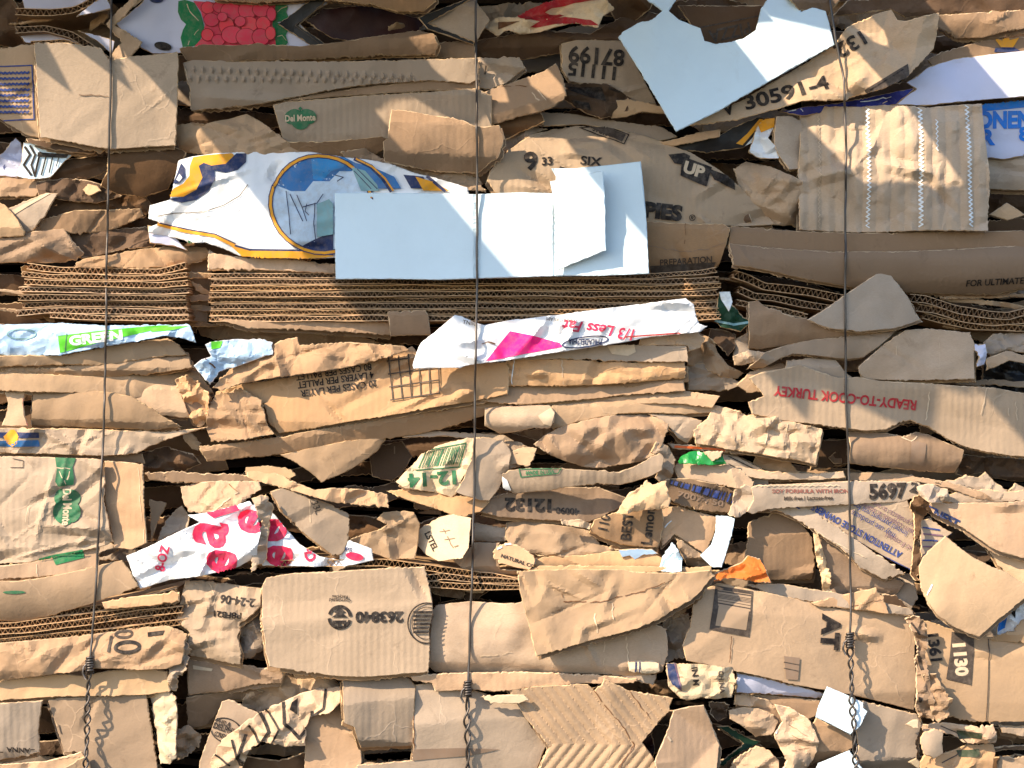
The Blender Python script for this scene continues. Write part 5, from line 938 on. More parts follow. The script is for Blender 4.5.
P('box_flap', 'lower pale layer under the box with the large zero', 'box flap', None, '-16,683 20,679 60,674 85,676 110,670 150,668 168,670 172,690 150,694 100,696 50,697 20,700 -16,702', 12, 'kraft_pale', tilt=(.05, .05), low=1.8)
P('crumpled_cardboard', 'crushed fibrous seam right of the box with the large zero', 'crumpled cardboard', 12, '670,350 700,290 740,240 745,340 738,380 700,400 690,470 655,460 665,400', 18, 'kraft_grey', cr=4, cs=10, rag=2)
P('flattened_box', 'shaded panel with tiny upside-down capitals at the lower left edge', 'flattened box', 12, '-60,512 60,508 170,500 160,550 150,620 155,710 60,730 -60,750', 14, 'kraft_grey_fluted', [('t', 'ANNA', 72, 698, 20, 183, 'blk', 1.1, .03), ('l', '120,696 135,696', 4, 'blk'), ('l', '0,706 12,706', 4, 'blk')], tilt=(-.05, -.05), rag=.9, low=1.6)
P('flattened_box', 'smooth brown panel behind the twisted end of the left wire', 'flattened box', 12, '185,505 230,495 340,490 460,482 575,478 590,560 605,660 625,790 380,800 330,720 290,705 250,712 215,600', 12, 'kraft', [('l', '228,600 238,635', 4, 'grey')], tilt=(.06, 0), low=2.4)
P('board_edge_strip', 'bright torn upright board edge right of the panel behind the left wire', 'box side', 12, '575,480 600,475 640,468 690,480 700,560 695,650 698,720 670,750 630,755 618,680 600,580', 18, 'liner_cream', cr=2, cs=10, rag=1.6, tilt=(.2, .05), folds=[(640, 470, 650, 760, -.8)])
P('box_flap', 'narrow scalloped brown strip along the bottom left corner', 'box flap', 12, '-60,758 60,752 180,742 320,705 345,730 350,790 200,830 -60,830', 18, 'kraft_warm', [('l', [(-40 + i * 13, 757 - i * 1.4 + (3 if i % 2 else -3)) for i in range(28)], 4, 'pale')], tilt=(0, .1))
P('box_flap', 'tiny tan flap at the bottom edge left of the twisted wire', 'box flap', 12, '250,770 300,740 340,720 360,790 250,800', 22, 'kraft_pale', low=.6)
P('flattened_box', 'crinkled brown panel stamped with an upside-down date code left of the emblem panel', 'flattened box', 12,
  '688,198 700,120 722,35 800,38 900,48 1030,62 1030,130 1000,160 945,200 938,250 955,300 948,362 860,348 740,332 738,260 745,235 720,215', 18, 'kraft_fluted', [('t', '2-24-06', 935, 110, 30, 186, 'blk', 1.05, .03), ('t', 'P8FB21', 895, 165, 24, 184, 'blk', 1.15, .03), ('l', '815,45 850,90 835,130', 3, 'pale')], cr=3, cs=22, tilt=(.08, .08), creases=6, ca=.2, rag=1)
P('crumpled_cardboard', 'ragged grey crumpled knot between the date code panel and the emblem panel', 'crumpled cardboard', 12, '945,200 985,170 1040,150 1050,240 1055,300 1000,330 955,340 945,290 935,240', 8, 'kraft_grey', cr=4, cs=12, rag=1.6)
P('cardboard_sheet', 'brown box side with a pale patch beneath the date code panel', 'cardboard sheet', 12, '738,340 800,345 900,355 1000,365 1130,380 1110,430 1000,440 880,470 742,482', 6, 'kraft_inner', [('p', '760,362 840,375 835,385 762,378', 'pale')], tilt=(.05, -.2), bulge=(0, 4))
P('cardboard_sheet', 'flat brown panel in shadow above the small oval printed box', 'cardboard sheet', 12, '738,485 880,470 990,450 1040,470 990,500 890,505 860,560 830,600 740,615', -2, 'kraft_inner', tilt=(-.1, -.1))
P('crumpled_cardboard', 'pale brown crushed folds under the emblem panel', 'crumpled cardboard', 13, '-20,480 0,440 60,410 130,390 200,420 330,415 355,450 280,470 200,500 120,520 20,560 -40,540', -4, 'kraft', cr=4, cs=26, low=4)
P('crumpled_cardboard', 'loose torn fibres bulging beside the bright upright board edge', 'crumpled cardboard', 12, '690,620 740,600 790,640 780,680 740,720 690,745', 6, 'kraft', cr=4, cs=10, rag=2)
P('printed_carton', 'small brown box corner with an oval emblem of black words', 'printed carton', 12, '785,755 800,700 830,620 870,510 900,500 950,525 1035,560 1000,620 940,665 880,730 850,790 780,790', 10, 'kraft', [('e', 890, 620, 62, 46, 20, 'blk', 5), ('t', 'PHILA', 880, 590, 18, 18, 'blk', .9, .03), ('t', 'DELPHIA', 890, 615, 22, 18, 'blk', .85, .04), ('t', 'CREAM', 880, 642, 18, 18, 'blk', .9, .03)], tilt=(-.05, .1), low=1.8)
P('cardboard_roll', 'crushed cylinder of carton with thick black angular outlines leading to the grey flap', 'cardboard roll', None,
  '205,775 213,755 222,740 238,728 250,718 268,708 285,701 300,694 316,690 340,688 341,702 330,712 312,716 305,728 306,745 290,745 262,740 248,752 240,775', 18, 'kraft_pale',
  [('l', '283,700 285,722 300,737 312,722 312,712', 3.2, 'blk'), ('p', '292,702 298,698 297,714 290,709', 'blk'), ('l', '313,716 324,708 325,690', 2.4, 'blk'), ('l', '260,712 270,730 262,742', 3.2, 'blk'), ('l', '265,708 280,728 272,744', 2, 'blk'), ('l', '250,725 262,745', 2.4, 'blk'), ('l', '246,735 238,758 252,770', 3.2, 'blk'), ('l', '232,740 240,765 260,768', 2, 'blk'), ('l', '215,755 230,765', 2, 'blk')], cr=4, cs=20, bulge=(0, 6), tilt=(.15, .12), low=3, rag=1.3)
P('cardboard_sheet', 'dark brown shaded sheet below the outlined carton roll at the bottom edge', 'cardboard sheet', 12, '850,800 900,760 960,720 1100,740 1250,690 1250,800', 0, 'kraft_dark', low=3)
# ================================================================ bottom middle
P('flattened_box', 'brown ribbed panel with an upside-down six digit number, recycling emblem and round stamp', 'flattened box', None,
  '262,586 266,578 280,575 300,573 330,572 360,570 400,568 425,567 428,580 432,600 433,612 429,630 430,650 429,672 400,674 362,677 340,676 300,671 270,666 266,650 265,636 262,620', 24, 'kraft_fluted',
  [('t', '263840', 379.5, 617, 10, 180, 'blk', 1.1, .05), ('e', 340, 617, 10.5, 10.5, 0, 'blk', 3.2, 20, 170), ('e', 340, 617, 10.5, 10.5, 0, 'blk', 3.2, 200, 350), ('p', '334,612 340,607 346,612 343,613 348,617 332,617 337,613', 'blk'), ('p', '333,620 347,620 345,625 341,622 341,627 338,627 338,622 334,625', 'blk'),
   ('t', 'Corrugated', 340, 600, 3.2, 182, 'blk', 1, .02), ('t', 'Recycles', 340, 596.5, 3.2, 182, 'blk', 1, .02),
   ('e', 427, 623, 19, 20, 0, 'blk', 1.4), ('e', 427, 623, 15, 16, 0, 'blk', .8)] + [('l', '414,%d 432,%d' % (612 + 4 * i, 612 + 4 * i), 2.2, 'blk') for i in range(6)], low=2, lw=80, tilt=(.0, .06), rag=.9, th=3.2, bulge=(0, 1.5))
P('cardboard_scrap', 'thin torn strip hanging under the ribbed emblem panel', 'cardboard scrap', 13, '165,390 210,382 260,392 360,402 450,408 440,425 345,418 250,418 180,418', 14, 'kraft_warm', rag=1.8, tilt=(0, .2))
P('flattened_box', 'rounded brown box side with two soft dents behind the middle wire', 'flattened box', None,
  '431,612 436,606 450,604 470,602 500,604 530,602 570,608 630,612 666,628 668,650 662,672 645,676 610,676 570,674 540,674 500,676 470,675 436,674 429,668 430,640', 16, 'kraft', [('l', '480,656 512,652', 1, 'pale'), ('l', '604,640 604,672', 1, 'pale'), ('l', '626,636 628,662', 1.6, 'pale')], low=5, lw=34, bulge=(0, 5), tilt=(.03, -.03), rag=1)
P('cardboard_strip', 'scalloped lower rim strip under the rounded box side, crossed by the middle wire', 'cardboard strip', None, '411,676 435,674 470,673 520,672 570,674 620,677 640,680 630,684 580,684 530,688 500,692 470,690 435,692 432,683 412,680', 20, 'kraft_warm', tilt=(0, .1), rag=1.2, th=4)
P('box_flap', 'flat grey flap with a notched left side at the bottom, left of the middle wire', 'box flap', None, '341,680 360,678 385,676 402,675 409,682 415,688 414,710 413,748 390,749 360,750 357,738 354,727 344,722 343,700', 26, 'kraft_grey_fluted', tilt=(-.22, -.1), low=1.2, rag=.5)
P('flattened_box', 'warm sunlit panel behind the notched grey flap', 'flattened box', None, '304,700 310,694 325,692 342,690 350,715 360,735 362,760 360,790 304,790 305,745', 12, 'kraft_warm', [('e', 330, 705, 4, 4, 0, 'blk', 1), ('l', '328,703 332,707', 1, 'blk')], tilt=(.1, .05), low=2)
bm = P('flattened_box', 'wide grey brown panel behind the twisted end of the middle wire', 'flattened box', None, '413,686 430,684 450,690 475,692 500,700 515,700 530,725 546,748 530,790 358,790 357,764 385,762 412,760 413,748', 18, 'kraft_grey', [('l', '414,690 414,748', 1.2, 'brn'), ('p', '356,752 400,749 460,748 500,750 470,756 400,761 358,764', 'faint')], tilt=(-.1, -.08), low=2.2, rag=.6)
P('printed_scrap', 'torn white paper scrap right of the middle wire twist', 'paper scrap', 13, '905,490 960,480 1080,478 1100,500 1060,515 950,512', 24, 'liner_cream', rag=1.3, low=1)
P('box_flap', 'folded tan sheet jutting forward with a crumpled right end, lower centre', 'box flap', None,
  '517,572 545,570 580,569 620,570 660,573 690,572 710,570 714,576 706,584 700,592 690,600 672,610 660,618 640,626 610,635 570,646 536,656 532,640 526,615 520,592', 34, 'kraft', [('l', '562,594 564,602 600,602 640,592 672,580', 1.2, 'brn'), ('l', '594,610 597,632', 1.4, 'pale'), ('l', '612,603 613,618', 1, 'pale')], tilt=(.03, .05), low=3, cr=1.5, cs=30, rag=.8, th=4, folds=[(594, 606, 700, 580, .25)])
P('crumpled_cardboard', 'mangled brown fibres at the right end of the folded tan sheet', 'crumpled cardboard', 14, '665,90 700,60 760,45 810,40 806,90 770,130 720,170 680,185 690,130', 24, 'kraft_warm', cr=5, cs=10, rag=2.2)
P('cardboard_sheet', 'long pale edge on top of the folded tan sheet', 'cardboard sheet', None, '518,574 540,566 580,566 640,566 690,568 712,566 710,573 640,572 560,573', 22, 'kraft_pale', tilt=(0, .3), th=3)
def _chev(x, y):
    q = x - .85 * (np.abs(y - 744)) * -1
    return 1.9 * np.abs(np.sin((x + .8 * np.abs(y - 744)) * math.pi / 11.5))
P('flattened_box', 'ribbed brown board folded in a chevron pattern at the bottom centre', 'flattened box', None,
  '508,690 530,687 560,685 588,684 594,690 602,682 604,677 612,682 630,690 655,694 672,697 668,712 652,730 642,742 652,755 665,790 530,790 545,756 549,748 540,735 525,718', 20, 'kraft', [('l', '594,690 604,704 620,722 634,744 620,766 604,790', 1.0, 'brn'), ('l', '627,688 650,718', .8, 'brn'), ('l', '600,790 634,744', .8, 'brn')], wave=_chev, g=1.7, tilt=(.04, .04), low=2, rag=1.1)
P('flattened_box', 'sunlit open box end with a triangular recess right of the chevron board', 'flattened box', 14, '600,725 650,610 680,530 740,515 795,508 830,590 862,672 850,740 840,800 650,800 610,760', 14, 'kraft_warm', [('l', '655,630 672,660 664,700', 8, 'pale')], tilt=(.25, .1), folds=[(680, 530, 835, 670, .5), (835, 670, 700, 800, .5)], low=1.5)
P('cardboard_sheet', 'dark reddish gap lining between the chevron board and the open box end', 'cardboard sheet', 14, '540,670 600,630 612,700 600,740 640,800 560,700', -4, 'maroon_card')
pk = P('paper_packet', 'small crinkled cream packet with a purple striped end and black sideways print', 'packet', None, '666,663 680,664 700,664 718,666 732,667 735,680 732,697 715,699 700,697 688,700 680,698 668,686', 24, 'liner_cream', [('p', '667,664 676,664 681,690 672,684 668,676', 'navy'), ('l', '675,664 681,690', 1.4, 'mauve'), ('t', 'IN M', 695, 676, 6, 86, 'blk', 1, .03), ('t', 'CHINA', 721, 681, 5, 86, 'grey', 1, .03)], cr=2.8, cs=12, bulge=(2, 4), tilt=(.06, .1), th=1)
P('paper_roll', 'tiny rolled paper tube with blue bands left of the cream packet', 'paper roll', 14, '505,350 540,345 600,345 628,355 632,385 610,398 550,392 508,385', 22, 'liner_cream', [('l', '535,350 532,385', 6, 'navy'), ('l', '550,350 548,388', 5, 'navy')], bulge=(0, 4))
P('paper_scrap', 'small grey card slip below the tiny paper tube', 'paper scrap', 14, '475,408 540,398 620,400 605,440 560,435', 16, 'kraft_grey')
P('crumpled_cardboard', 'dark crushed bits in the notch left of the barcode framed panel', 'crumpled cardboard', 14, '640,180 700,170 745,160 760,230 740,330 660,350 600,345 640,260', 4, 'kraft_grey', cr=5, cs=12, rag=1.8)
# ================================================================ bottom right
P('flattened_box', 'wide grey brown panel with a framed barcode and big sideways letters behind the right wire', 'flattened box', None,
  '686,660 682,645 690,625 692,605 705,590 718,584 740,588 770,594 800,600 825,606 850,609 880,613 915,618 922,630 918,650 920,680 918,714 890,706 850,696 800,686 760,676 735,671 700,663', 20, 'kraft',
  [('p', '716,586 754,592 749,637 709,629', 'grey'), ('p', '719,604 749,609 746,630 715,625', 'kr'), ('bar', '718,590 718,606 750,612 752,595', 'kr', 8, 26), ('t', 'AT', 832, 633, 17, 95, 'blk', 1.05, .06), ('l', '824,606 842,609', 3, 'blk'), ('l', '731,636 729,662', 1.3, 'brn'), ('p', '784,656 800,658 798,680 786,679', 'faint'), ('l', '784,662 799,665', 1, 'grey'), ('l', '784,668 798,671', 1, 'grey')],
  low=2.4, lw=90, tilt=(-.05, .02), rag=.7, th=3.5)
P('crumpled_cardboard', 'charred looking crushed board end left of the panel with inverse digits', 'crumpled cardboard', 15, '560,180 600,170 640,190 650,260 640,330 650,400 660,470 680,540 670,580 620,575 595,530 600,450 605,380 600,260', 24, 'kraft_inner', [('l', '585,200 610,240', 8, 'blk'), ('l', '612,330 625,380', 12, 'blk'), ('p', '605,485 620,488 618,510 606,506', 'blk')], cr=5, cs=12, rag=2.4)
P('flattened_box', 'brown panel at the lower right with pale sideways digits in a dark bar', 'flattened box', None,
  '922,622 935,624 952,630 970,634 990,638 1040,644 1040,722 1000,722 970,722 944,716 934,700 928,680 924,660', 14, 'kraft', [('t', '1361', 935.5, 648, 11, 84, 'blk', 1, .04), ('p', '954,633 976,637 971,685 946,679', 'grey'), ('t', '1130', 961, 660, 12, 86, 'pale', 1, .05), ('l', '990,640 986,720', 1, 'grey')], tilt=(.0, .05), low=2, lw=60)
P('crumpled_cardboard', 'sunlit torn fringe along the lower left side of the panel with inverse digits', 'crumpled cardboard', 15, '620,400 680,395 700,450 740,500 730,560 690,590 660,560 655,480', 26, 'kraft_warm', cr=4, cs=10, rag=2.2, tilt=(.2, .15))
P('cardboard_sheet', 'two stacked brown corners poking up behind the right wire above the wide barcode panel', 'cardboard sheet', 15, '185,118 300,90 440,58 465,90 490,160 400,148 300,140 200,128', 14, 'kraft_warm', [('l', '340,135 470,98', 3, 'brn')], tilt=(.1, .15), low=1.2)
P('cardboard_sheet', 'grey green rim in shadow on top of the wide barcode panel', 'cardboard sheet', None, '745,585 780,584 830,592 870,600 910,608 915,616 870,612 820,604 770,594', 12, 'kraft_grey', tilt=(0, .2))
P('cardboard_sheet', 'dark folded sheet behind the right wire just above the two stacked corners', 'cardboard sheet', 15, '360,60 520,90 600,160 560,175 480,150 460,80', 0, 'kraft_dark')
P('box_flap', 'shaded lavender grey strip under the wide barcode panel', 'box flap', None, '736,672 760,677 800,687 825,694 822,700 790,697 760,694 736,693', 14, 'lavender_white', tilt=(0, -.35), low=1)
P('cardboard_sheet', 'thin brown layer under the lavender grey strip', 'cardboard sheet', None, '735,693 770,696 820,700 820,712 790,730 770,735 760,710 735,704', 8, 'kraft_inner', low=1.5)
P('white_flap', 'white card flap pinned by the right wire twist under the wide barcode panel', 'white card', 15, '212,540 235,490 252,450 300,470 350,492 392,512 390,530 408,545 380,600 340,635 290,610 240,585 205,570', 26, 'white_board', rim='white_board', tilt=(.12, .05), low=1, rag=.3)
P('white_flap', 'second white card corner at the bottom edge beside the right wire', 'white card', 15, '195,800 215,752 280,725 338,700 370,745 405,800', 24, 'white_board', rim='white_board', low=1, rag=.3)
P('flattened_box', 'smooth brown panel low on the right, right of the right wire twist', 'flattened box', None, '850,698 880,705 918,715 922,725 917,745 922,790 850,790 858,745', 14, 'kraft_grey', tilt=(-.1, -.05), low=1.6)
P('box_flap', 'brown panel between the crumpled chevrons and the right wire twist', 'box flap', 15, '190,600 210,575 300,615 345,640 350,690 280,725 215,750 190,760 205,680', 16, 'kraft_inner', low=1.4)
P('crumpled_cardboard', 'crumpled brown sheet with dark creases and sunlight painted white on its left rim, bottom right', 'crumpled cardboard', 15, '45,522 110,535 180,580 215,660 200,740 150,800 60,800 90,740 60,680 40,640 75,590', 18, 'kraft', [('l', '62,600 40,650 70,740 85,790', 10, 'white'), ('l', '100,600 170,640', 2, 'brn'), ('l', '110,640 180,670', 2, 'brn'), ('l', '110,700 180,690', 2, 'brn')], cr=3.5, cs=24, tilt=(.05, 0), rag=1.1)  # the white line along the left rim is painted sunlight
P('crumpled_cardboard', 'grey and brown folded scrap under the cream packet, upper of a mirrored pair', 'crumpled cardboard', 14, '900,540 960,530 1020,535 1080,560 1100,590 1070,640 1010,650 950,600 905,575', 14, 'kraft', [], tilt=(.05, .1), cr=1.5, cs=20)
P('crumpled_cardboard', 'grey and brown folded scrap at the bottom edge, lower of a mirrored pair', 'crumpled cardboard', 14, '900,790 915,745 960,710 1010,685 1060,700 1100,740 1100,800', 12, 'kraft', [], tilt=(.05, .1), cr=1.5, cs=20)
P('cardboard_sheet', 'dark green grey V fold in the shadow between the mirrored scraps', 'cardboard sheet', 14, '850,600 900,600 960,640 1030,670 960,700 880,760 850,760 960,672', 2, 'dark_green', tilt=(-.2, 0))
P('crumpled_cardboard', 'small mangled dark knot beside the right end of the cream packet', 'crumpled cardboard', 14, '825,515 870,505 905,520 900,570 860,590 830,560', 16, 'kraft_dark', cr=4, cs=8, rag=1.6)
P('cardboard_sheet', 'thin frayed sheet right of the cream packet', 'cardboard sheet', 14, '925,480 970,475 1060,500 1110,540 1080,550 1000,525 920,520', 10, 'kraft', rag=1.6, cr=1.5, cs=10)
P('printed_carton', 'brown and green printed strip at the bottom right corner, upper of a mirrored pair', 'printed carton', 15, '610,600 700,592 800,600 905,595 915,640 912,668 800,672 740,640 690,630 640,640', 14, 'kraft_warm', [('p', '760,620 850,625 850,650 770,655', 'dkg'), ('l', '700,605 760,630 800,670', 4, 'grey')], tilt=(0, .15), cr=1.5, cs=14, rag=1.4)
P('printed_carton', 'brown and green printed strip at the bottom right corner, lower of a mirrored pair', 'printed carton', 15, '610,750 640,705 690,715 740,705 800,680 912,680 915,710 905,750 900,800 620,800', 12, 'kraft_warm', [('p', '760,700 850,695 850,725 770,725', 'dkg'), ('l', '700,745 760,720 800,680', 4, 'grey')], tilt=(0, .15), cr=1.5, cs=14, rag=1.4)
P('crumpled_cardboard', 'grey brown rounded fold in front of the mirrored green printed strips', 'crumpled cardboard', 15, '612,655 630,625 670,612 705,625 700,670 705,710 670,730 628,715', 20, 'kraft_grey', bulge=(3, 3))
P('paper_scrap', 'tiny white torn tip left of the upper green printed strip', 'paper scrap', 15, '560,600 590,578 612,580 610,612 590,612', 22, 'liner_cream', low=.5)
P('paper_scrap', 'tiny white torn tip left of the lower green printed strip', 'paper scrap', 15, '568,745 600,728 615,745 612,775 590,760', 22, 'liner_cream', low=.5)
P('cardboard_sheet', 'grey panel corner right of the green printed strips at the bottom right corner', 'cardboard sheet', 15, '925,598 1000,605 1060,600 1060,650 1000,640 940,628', 10, 'kraft_grey')
P('cardboard_sheet', 'grey brown sheet at the very bottom right corner', 'cardboard sheet', 15, '915,800 935,725 1000,730 1060,715 1060,800', 8, 'kraft')
# ================================================================ crushed strips deep in the gaps
rnd = random.Random(77)
g0 = 'crushed strips deep in the gaps'
lab0 = 'crushed brown cardboard strip wedged deep in the gaps between the larger panels'
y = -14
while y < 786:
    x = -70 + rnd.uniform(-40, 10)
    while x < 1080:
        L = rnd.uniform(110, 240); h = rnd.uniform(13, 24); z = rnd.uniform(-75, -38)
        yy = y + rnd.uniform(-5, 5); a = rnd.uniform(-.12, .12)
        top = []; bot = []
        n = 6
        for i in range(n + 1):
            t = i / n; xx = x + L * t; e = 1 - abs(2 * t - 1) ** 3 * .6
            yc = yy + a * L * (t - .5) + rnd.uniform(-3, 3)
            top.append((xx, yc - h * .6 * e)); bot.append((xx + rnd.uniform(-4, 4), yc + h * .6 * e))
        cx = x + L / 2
        P('crushed_strip', lab0, 'crushed strip', None, top + bot[::-1], z, rnd.choice(('kraft_dark', 'kraft_inner', 'kraft_dark', 'kraft_grey', 'kraft_dark')), group=g0,  # mostly the dark kraft, so the gaps read as shaded
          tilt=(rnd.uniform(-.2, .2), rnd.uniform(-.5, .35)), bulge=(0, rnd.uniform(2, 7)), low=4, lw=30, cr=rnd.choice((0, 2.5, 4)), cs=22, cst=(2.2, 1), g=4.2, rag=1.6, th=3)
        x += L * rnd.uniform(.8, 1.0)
    y += 27
# ================================================================ shreds and thin layer ends packed between the panels
g1 = 'thin board layers pinched between the panels'; g2 = 'small torn shreds lodged in the gaps'
def top_z0(x, y): return float(top_h(x, y, 1))
thin = 0
for _ in range(1500):
    if thin >= 85: break
    x, y, L, h = rnd.uniform(-20, 960), rnd.uniform(5, 765), rnd.uniform(60, 190), rnd.uniform(3, 7); a = rnd.uniform(-.14, .14)
    zz = [top_z0(x + L * t, y + a * L * (t - .5)) for t in (.1, .3, .5, .7, .9)]
    if sorted(zz)[2] > -18: continue
    thin += 1; top = []; bot = []
    for i in range(8):
        t = i / 7; yc = y + a * L * (t - .5) + 3.5 * math.sin(t * 3 + x) + rnd.uniform(-.8, .8); e = 1 - abs(2 * t - 1) ** 4 * .7
        top.append((x + L * t, yc - h * .5 * e)); bot.append((x + L * t + rnd.uniform(-2, 2), yc + h * .5 * e + rnd.uniform(-.6, .6)))
    P('pinched_layer', 'thin brown board layer pinched edgeways in a gap between larger panels', 'board layer', None, top + bot[::-1], rnd.uniform(-22, 0), rnd.choice(('kraft_inner', 'kraft', 'kraft_warm', 'kraft_dark', 'kraft_grey')), group=g1,
      tilt=(rnd.uniform(-.1, .1), rnd.uniform(-.2, .5)), cr=rnd.choice((0, .8)), cs=18, cst=(2.5, 1), g=3.5, rag=.9, th=4, low=1.5)
shr = 0
for _ in range(2500):
    if shr >= 110: break
    x, y, L, h, a = rnd.uniform(0, 1024), rnd.uniform(5, 765), rnd.uniform(6, 24), rnd.uniform(3, 9), rnd.gauss(0, .6)
    if top_z0(x, y) > -20: continue
    shr += 1; c, s_ = math.cos(a), math.sin(a); n = rnd.randint(5, 8)
    pts = [(x + L * r_ * math.cos(q) * c - h * r_ * math.sin(q) * s_, y + L * r_ * math.cos(q) * s_ + h * r_ * math.sin(q) * c) for q, r_ in ((2 * math.pi * i / n + rnd.uniform(-.3, .3), rnd.uniform(.55, 1.1)) for i in range(n))]
    P('torn_shred', 'small torn brown shred lodged in a dark gap', 'torn shred', None, pts, rnd.uniform(-30, -4), rnd.choice(('kraft_pale', 'kraft', 'kraft_inner', 'torn_fibre', 'kraft_dark')), group=g2,
      tilt=(rnd.uniform(-.4, .5), rnd.uniform(-.5, .6)), cr=1.4, cs=12, g=3, rag=1.5, th=2, low=1)
# ================================================================ the pressed mass of the bale behind and around
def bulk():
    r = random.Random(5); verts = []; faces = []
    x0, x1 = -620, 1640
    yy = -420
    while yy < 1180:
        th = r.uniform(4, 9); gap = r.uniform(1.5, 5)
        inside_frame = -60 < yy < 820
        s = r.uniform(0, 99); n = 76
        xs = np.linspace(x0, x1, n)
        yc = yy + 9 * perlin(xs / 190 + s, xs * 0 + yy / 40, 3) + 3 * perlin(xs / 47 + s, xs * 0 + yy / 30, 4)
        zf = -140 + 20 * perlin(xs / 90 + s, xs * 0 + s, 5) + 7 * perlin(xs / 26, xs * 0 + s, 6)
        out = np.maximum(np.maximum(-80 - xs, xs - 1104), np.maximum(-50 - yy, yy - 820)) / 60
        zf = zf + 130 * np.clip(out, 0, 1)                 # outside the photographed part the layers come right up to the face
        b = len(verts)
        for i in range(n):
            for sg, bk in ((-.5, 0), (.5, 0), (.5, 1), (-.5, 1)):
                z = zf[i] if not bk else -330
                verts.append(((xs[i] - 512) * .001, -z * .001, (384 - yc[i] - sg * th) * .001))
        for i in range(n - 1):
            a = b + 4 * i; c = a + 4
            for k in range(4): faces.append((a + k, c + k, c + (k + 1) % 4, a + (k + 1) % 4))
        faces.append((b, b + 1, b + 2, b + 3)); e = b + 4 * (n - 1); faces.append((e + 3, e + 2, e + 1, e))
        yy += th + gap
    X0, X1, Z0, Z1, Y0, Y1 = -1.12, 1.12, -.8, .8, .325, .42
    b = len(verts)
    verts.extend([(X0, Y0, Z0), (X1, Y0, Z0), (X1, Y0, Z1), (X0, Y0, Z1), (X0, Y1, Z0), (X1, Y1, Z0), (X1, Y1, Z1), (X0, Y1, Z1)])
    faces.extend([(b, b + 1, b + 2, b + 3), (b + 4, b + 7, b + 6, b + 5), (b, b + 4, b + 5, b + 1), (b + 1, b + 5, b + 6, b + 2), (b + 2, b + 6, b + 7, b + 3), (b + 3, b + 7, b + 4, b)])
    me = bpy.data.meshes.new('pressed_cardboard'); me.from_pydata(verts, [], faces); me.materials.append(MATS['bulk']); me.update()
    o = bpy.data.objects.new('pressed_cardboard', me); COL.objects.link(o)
    tag(o, 'dense mass of pressed cardboard layers behind the loose panels, coloured dark to deepen the shade', 'pressed cardboard', None, 'stuff')
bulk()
# ================================================================ baling wires
def steel(name, col, rough, metal):
    m = bpy.data.materials.new(name); m.use_nodes = True; b = m.node_tree.nodes['Principled BSDF']
    b.inputs['Base Color'].default_value = lin(col); b.inputs['Roughness'].default_value = rough; b.inputs['Metallic'].default_value = metal
    n = m.node_tree.nodes.new('ShaderNodeTexNoise'); n.inputs['Scale'].default_value = 90
    tc = m.node_tree.nodes.new('ShaderNodeTexCoord'); m.node_tree.links.new(tc.outputs['Object'], n.inputs['Vector'])
    r = m.node_tree.nodes.new('ShaderNodeMapRange'); r.inputs['To Min'].default_value = rough - .12; r.inputs['To Max'].default_value = rough + .2
    m.node_tree.links.new(n.outputs['Fac'], r.inputs['Value']); m.node_tree.links.new(r.outputs[0], b.inputs['Roughness'])
    MATS[name] = m
steel('wire_steel', (92, 86, 82), .4, .7)
def tube(path, rad, name):
    """path: world points"""
    path = [Vector(p) for p in path]; verts = []; faces = []; k = 8
    for i, p in enumerate(path):
        t = (path[min(i + 1, len(path) - 1)] - path[max(i - 1, 0)]).normalized()
        a = t.cross(Vector((0, 1, 0)));
        if a.length < .05: a = t.cross(Vector((1, 0, 0)))
        a.normalize(); b = t.cross(a).normalized()
        for j in range(k):
            q = 2 * math.pi * j / k
            verts.append(p + (a * math.cos(q) + b * math.sin(q)) * rad)
    for i in range(len(path) - 1):
        for j in range(k):
            faces.append((i * k + j, i * k + (j + 1) % k, (i + 1) * k + (j + 1) % k, (i + 1) * k + j))
    faces.append(tuple(range(k))); faces.append(tuple(reversed(range(len(verts) - k, len(verts)))))
    me = bpy.data.meshes.new(name); me.from_pydata([tuple(v) for v in verts], [], faces); me.materials.append(MATS['wire_steel'])
    me.polygons.foreach_set('use_smooth', [True] * len(faces)); me.update()
    o = bpy.data.objects.new(name, me); COL.objects.link(o); return o
def top_z(x, y): return max(4.0, float(top_h(x, y, 0)))
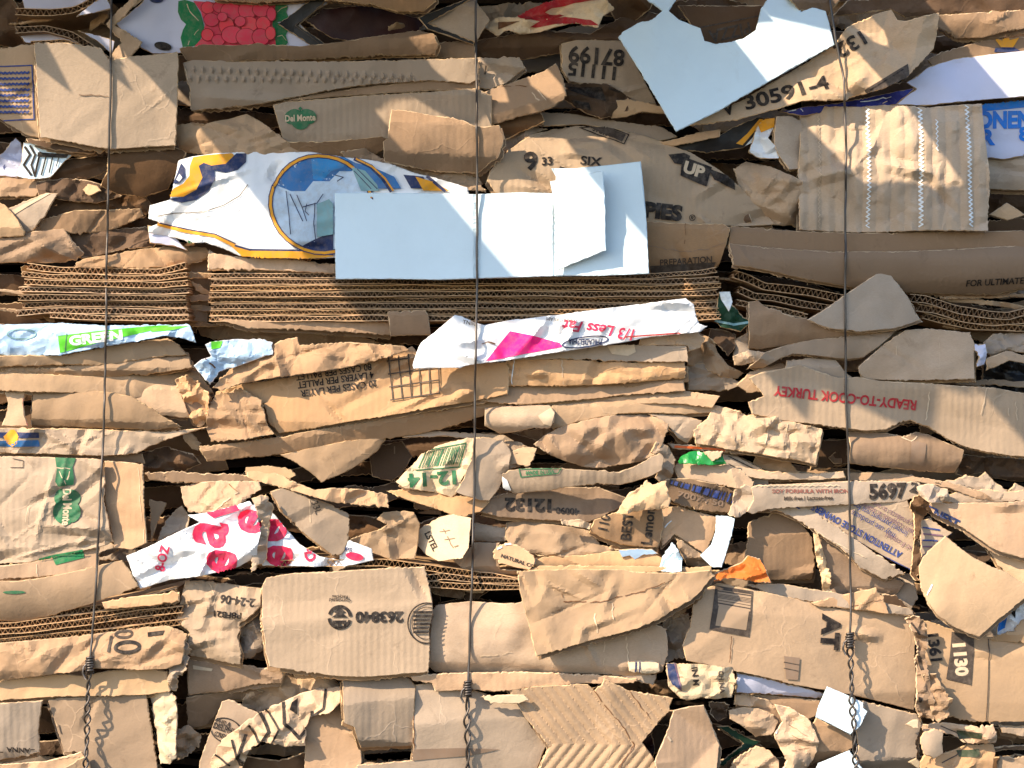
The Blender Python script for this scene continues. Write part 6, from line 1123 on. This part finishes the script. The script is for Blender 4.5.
def wire(label, pts, ky):
    """a wire along pts (px), twisted double below the knot at height ky"""
    P_ = np.array(pts, float); ys = np.arange(-30, 800, 5.0)
    xs = np.interp(ys, P_[:, 1], P_[:, 0]) + 1.1 * perlin(ys / 60, ys * 0 + ky, 3) + .6 * perlin(ys / 17, ys * 0 + ky, 4)
    z = np.array([max(top_z(x, y), top_z(x - 2, y), top_z(x + 2, y)) for x, y in zip(xs, ys)])
    # taut over the bumps: each dip may sag only a little below the line between its neighbours
    hull = z.copy()
    for w in (1, 2, 4, 8, 12, 16):
        for i in range(len(z)):
            a, b = max(0, i - w), min(len(z) - 1, i + w)
            hull[i] = max(hull[i], (z[a] + z[b]) / 2 - w * .35)
    hull = hull + 2.0
    for _ in range(3): hull[1:-1] = np.maximum(z[1:-1] + 1.6, .5 * hull[1:-1] + .25 * (hull[2:] + hull[:-2]))
    def world(x, y, zz):
        s = (D - zz) / D * .001
        return Vector(((x - 512) * s, -zz * .001, (384 - y) * s))
    main = [world(x, y, zz) for x, y, zz in zip(xs, ys, hull) if y <= ky + 4]
    root = tube(main, .00118, 'baling_wire')
    at = lambda y: (float(np.interp(y, ys, xs)), float(np.interp(y, ys, hull)))
    for sgn in (0, math.pi):
        pth = []
        for y in np.arange(ky, 798, 1.5):
            x, zz = at(y); a = (y - ky) * 2 * math.pi / (21 + ky % 13) + sgn; r = 2.2 + .9 * math.sin(y * .11 + ky)
            pth.append(world(x + r * math.cos(a), y, zz + 2.2 + r * math.sin(a)))
        t = tube(pth, .0011, 'twisted_strand'); t.parent = root
    # the knot: short tight coils round the wire and a bent loose end
    x, zz = at(ky); pth = []
    for i in range(90):
        a = i * .42; y = ky - 7 + i * .17
        pth.append(world(x + 3.4 * math.cos(a) + .5 * math.sin(i), y, zz + 1.5 + 2.9 * math.sin(a)))
    t = tube(pth, .00118, 'knot'); t.parent = root
    t = tube([world(x - 3, ky, zz + 3), world(x - 6, ky + 3, zz + 6), world(x - 7, ky + 9, zz + 7), world(x - 4, ky + 15, zz + 5)], .0011, 'wire_end'); t.parent = root
    tag(root, label, 'baling wire', 'baling wires')
wire('leftmost vertical baling wire, knotted beside the box with the large zero', [(112, -40), (111, 40), (109, 150), (107, 250), (106, 330), (104, 420), (101, 480), (98, 540), (95, 600), (90, 660), (88, 700), (84, 800)], 664)
wire('middle vertical baling wire passing over the white box panel', [(476, -40), (476, 60), (477, 150), (477, 280), (475, 400), (474, 500), (471, 600), (468, 690), (467, 720), (468, 800)], 688)
wire('rightmost vertical baling wire running over the wrinkled panel and the red poultry lettering', [(824, -40), (831, 10), (836, 40), (844, 80), (846, 150), (845, 300), (846, 400), (849, 480), (850, 540), (851, 600), (850, 640), (852, 700), (855, 745), (858, 800)], 640)

# ================================================================ added flaps that shade the face, just above and beside the photographed part
for i, (lab, pts, z, ti) in enumerate(SHADE_FLAPS):
    P('box_flap', lab, 'box flap', None, pts, z, 'kraft', tilt=ti, low=5, lw=60, rag=0, th=4, raw=True, g=12, step=6, curl=0)  # unseen, put in only to shade the face of the bale

# ================================================================ light, sky, camera
S = Vector(SUN).normalized()
sun = bpy.data.lights.new('sun', 'SUN'); sun.energy = SUN_E; sun.angle = R(.53); sun.color = (1, .82, .60)
so = bpy.data.objects.new('sun', sun); COL.objects.link(so)
so.rotation_euler = S.to_track_quat('Z', 'Y').to_euler()
w = bpy.data.worlds.new('World'); SC.world = w; w.use_nodes = True
nt = w.node_tree; bg = nt.nodes['Background']; sky = nt.nodes.new('ShaderNodeTexSky'); sky.sky_type = 'NISHITA'
sky.sun_disc = False; sky.sun_elevation = math.asin(S.z); sky.sun_rotation = math.atan2(S.x, S.y)
sky.air_density = 1.0; sky.dust_density = .6; sky.ozone_density = 2.0
nt.links.new(sky.outputs[0], bg.inputs[0]); bg.inputs[1].default_value = SKY_E
cam = bpy.data.cameras.new('camera'); co_ = bpy.data.objects.new('camera', cam); COL.objects.link(co_)
co_.location = (0, -D * .001, 0); co_.rotation_euler = (R(90), 0, 0)
cam.sensor_width = 36; cam.lens = 36 * D * .001 / 1.024; cam.clip_start = .05; cam.clip_end = 100
SC.camera = co_
SC.view_settings.view_transform = 'Standard'; SC.view_settings.look = 'None'; SC.view_settings.exposure = EXPO; SC.view_settings.gamma = 1
SC.render.resolution_x = 1024; SC.render.resolution_y = 768
SC.cycles.use_denoising = True
SC.cycles.max_bounces = 6
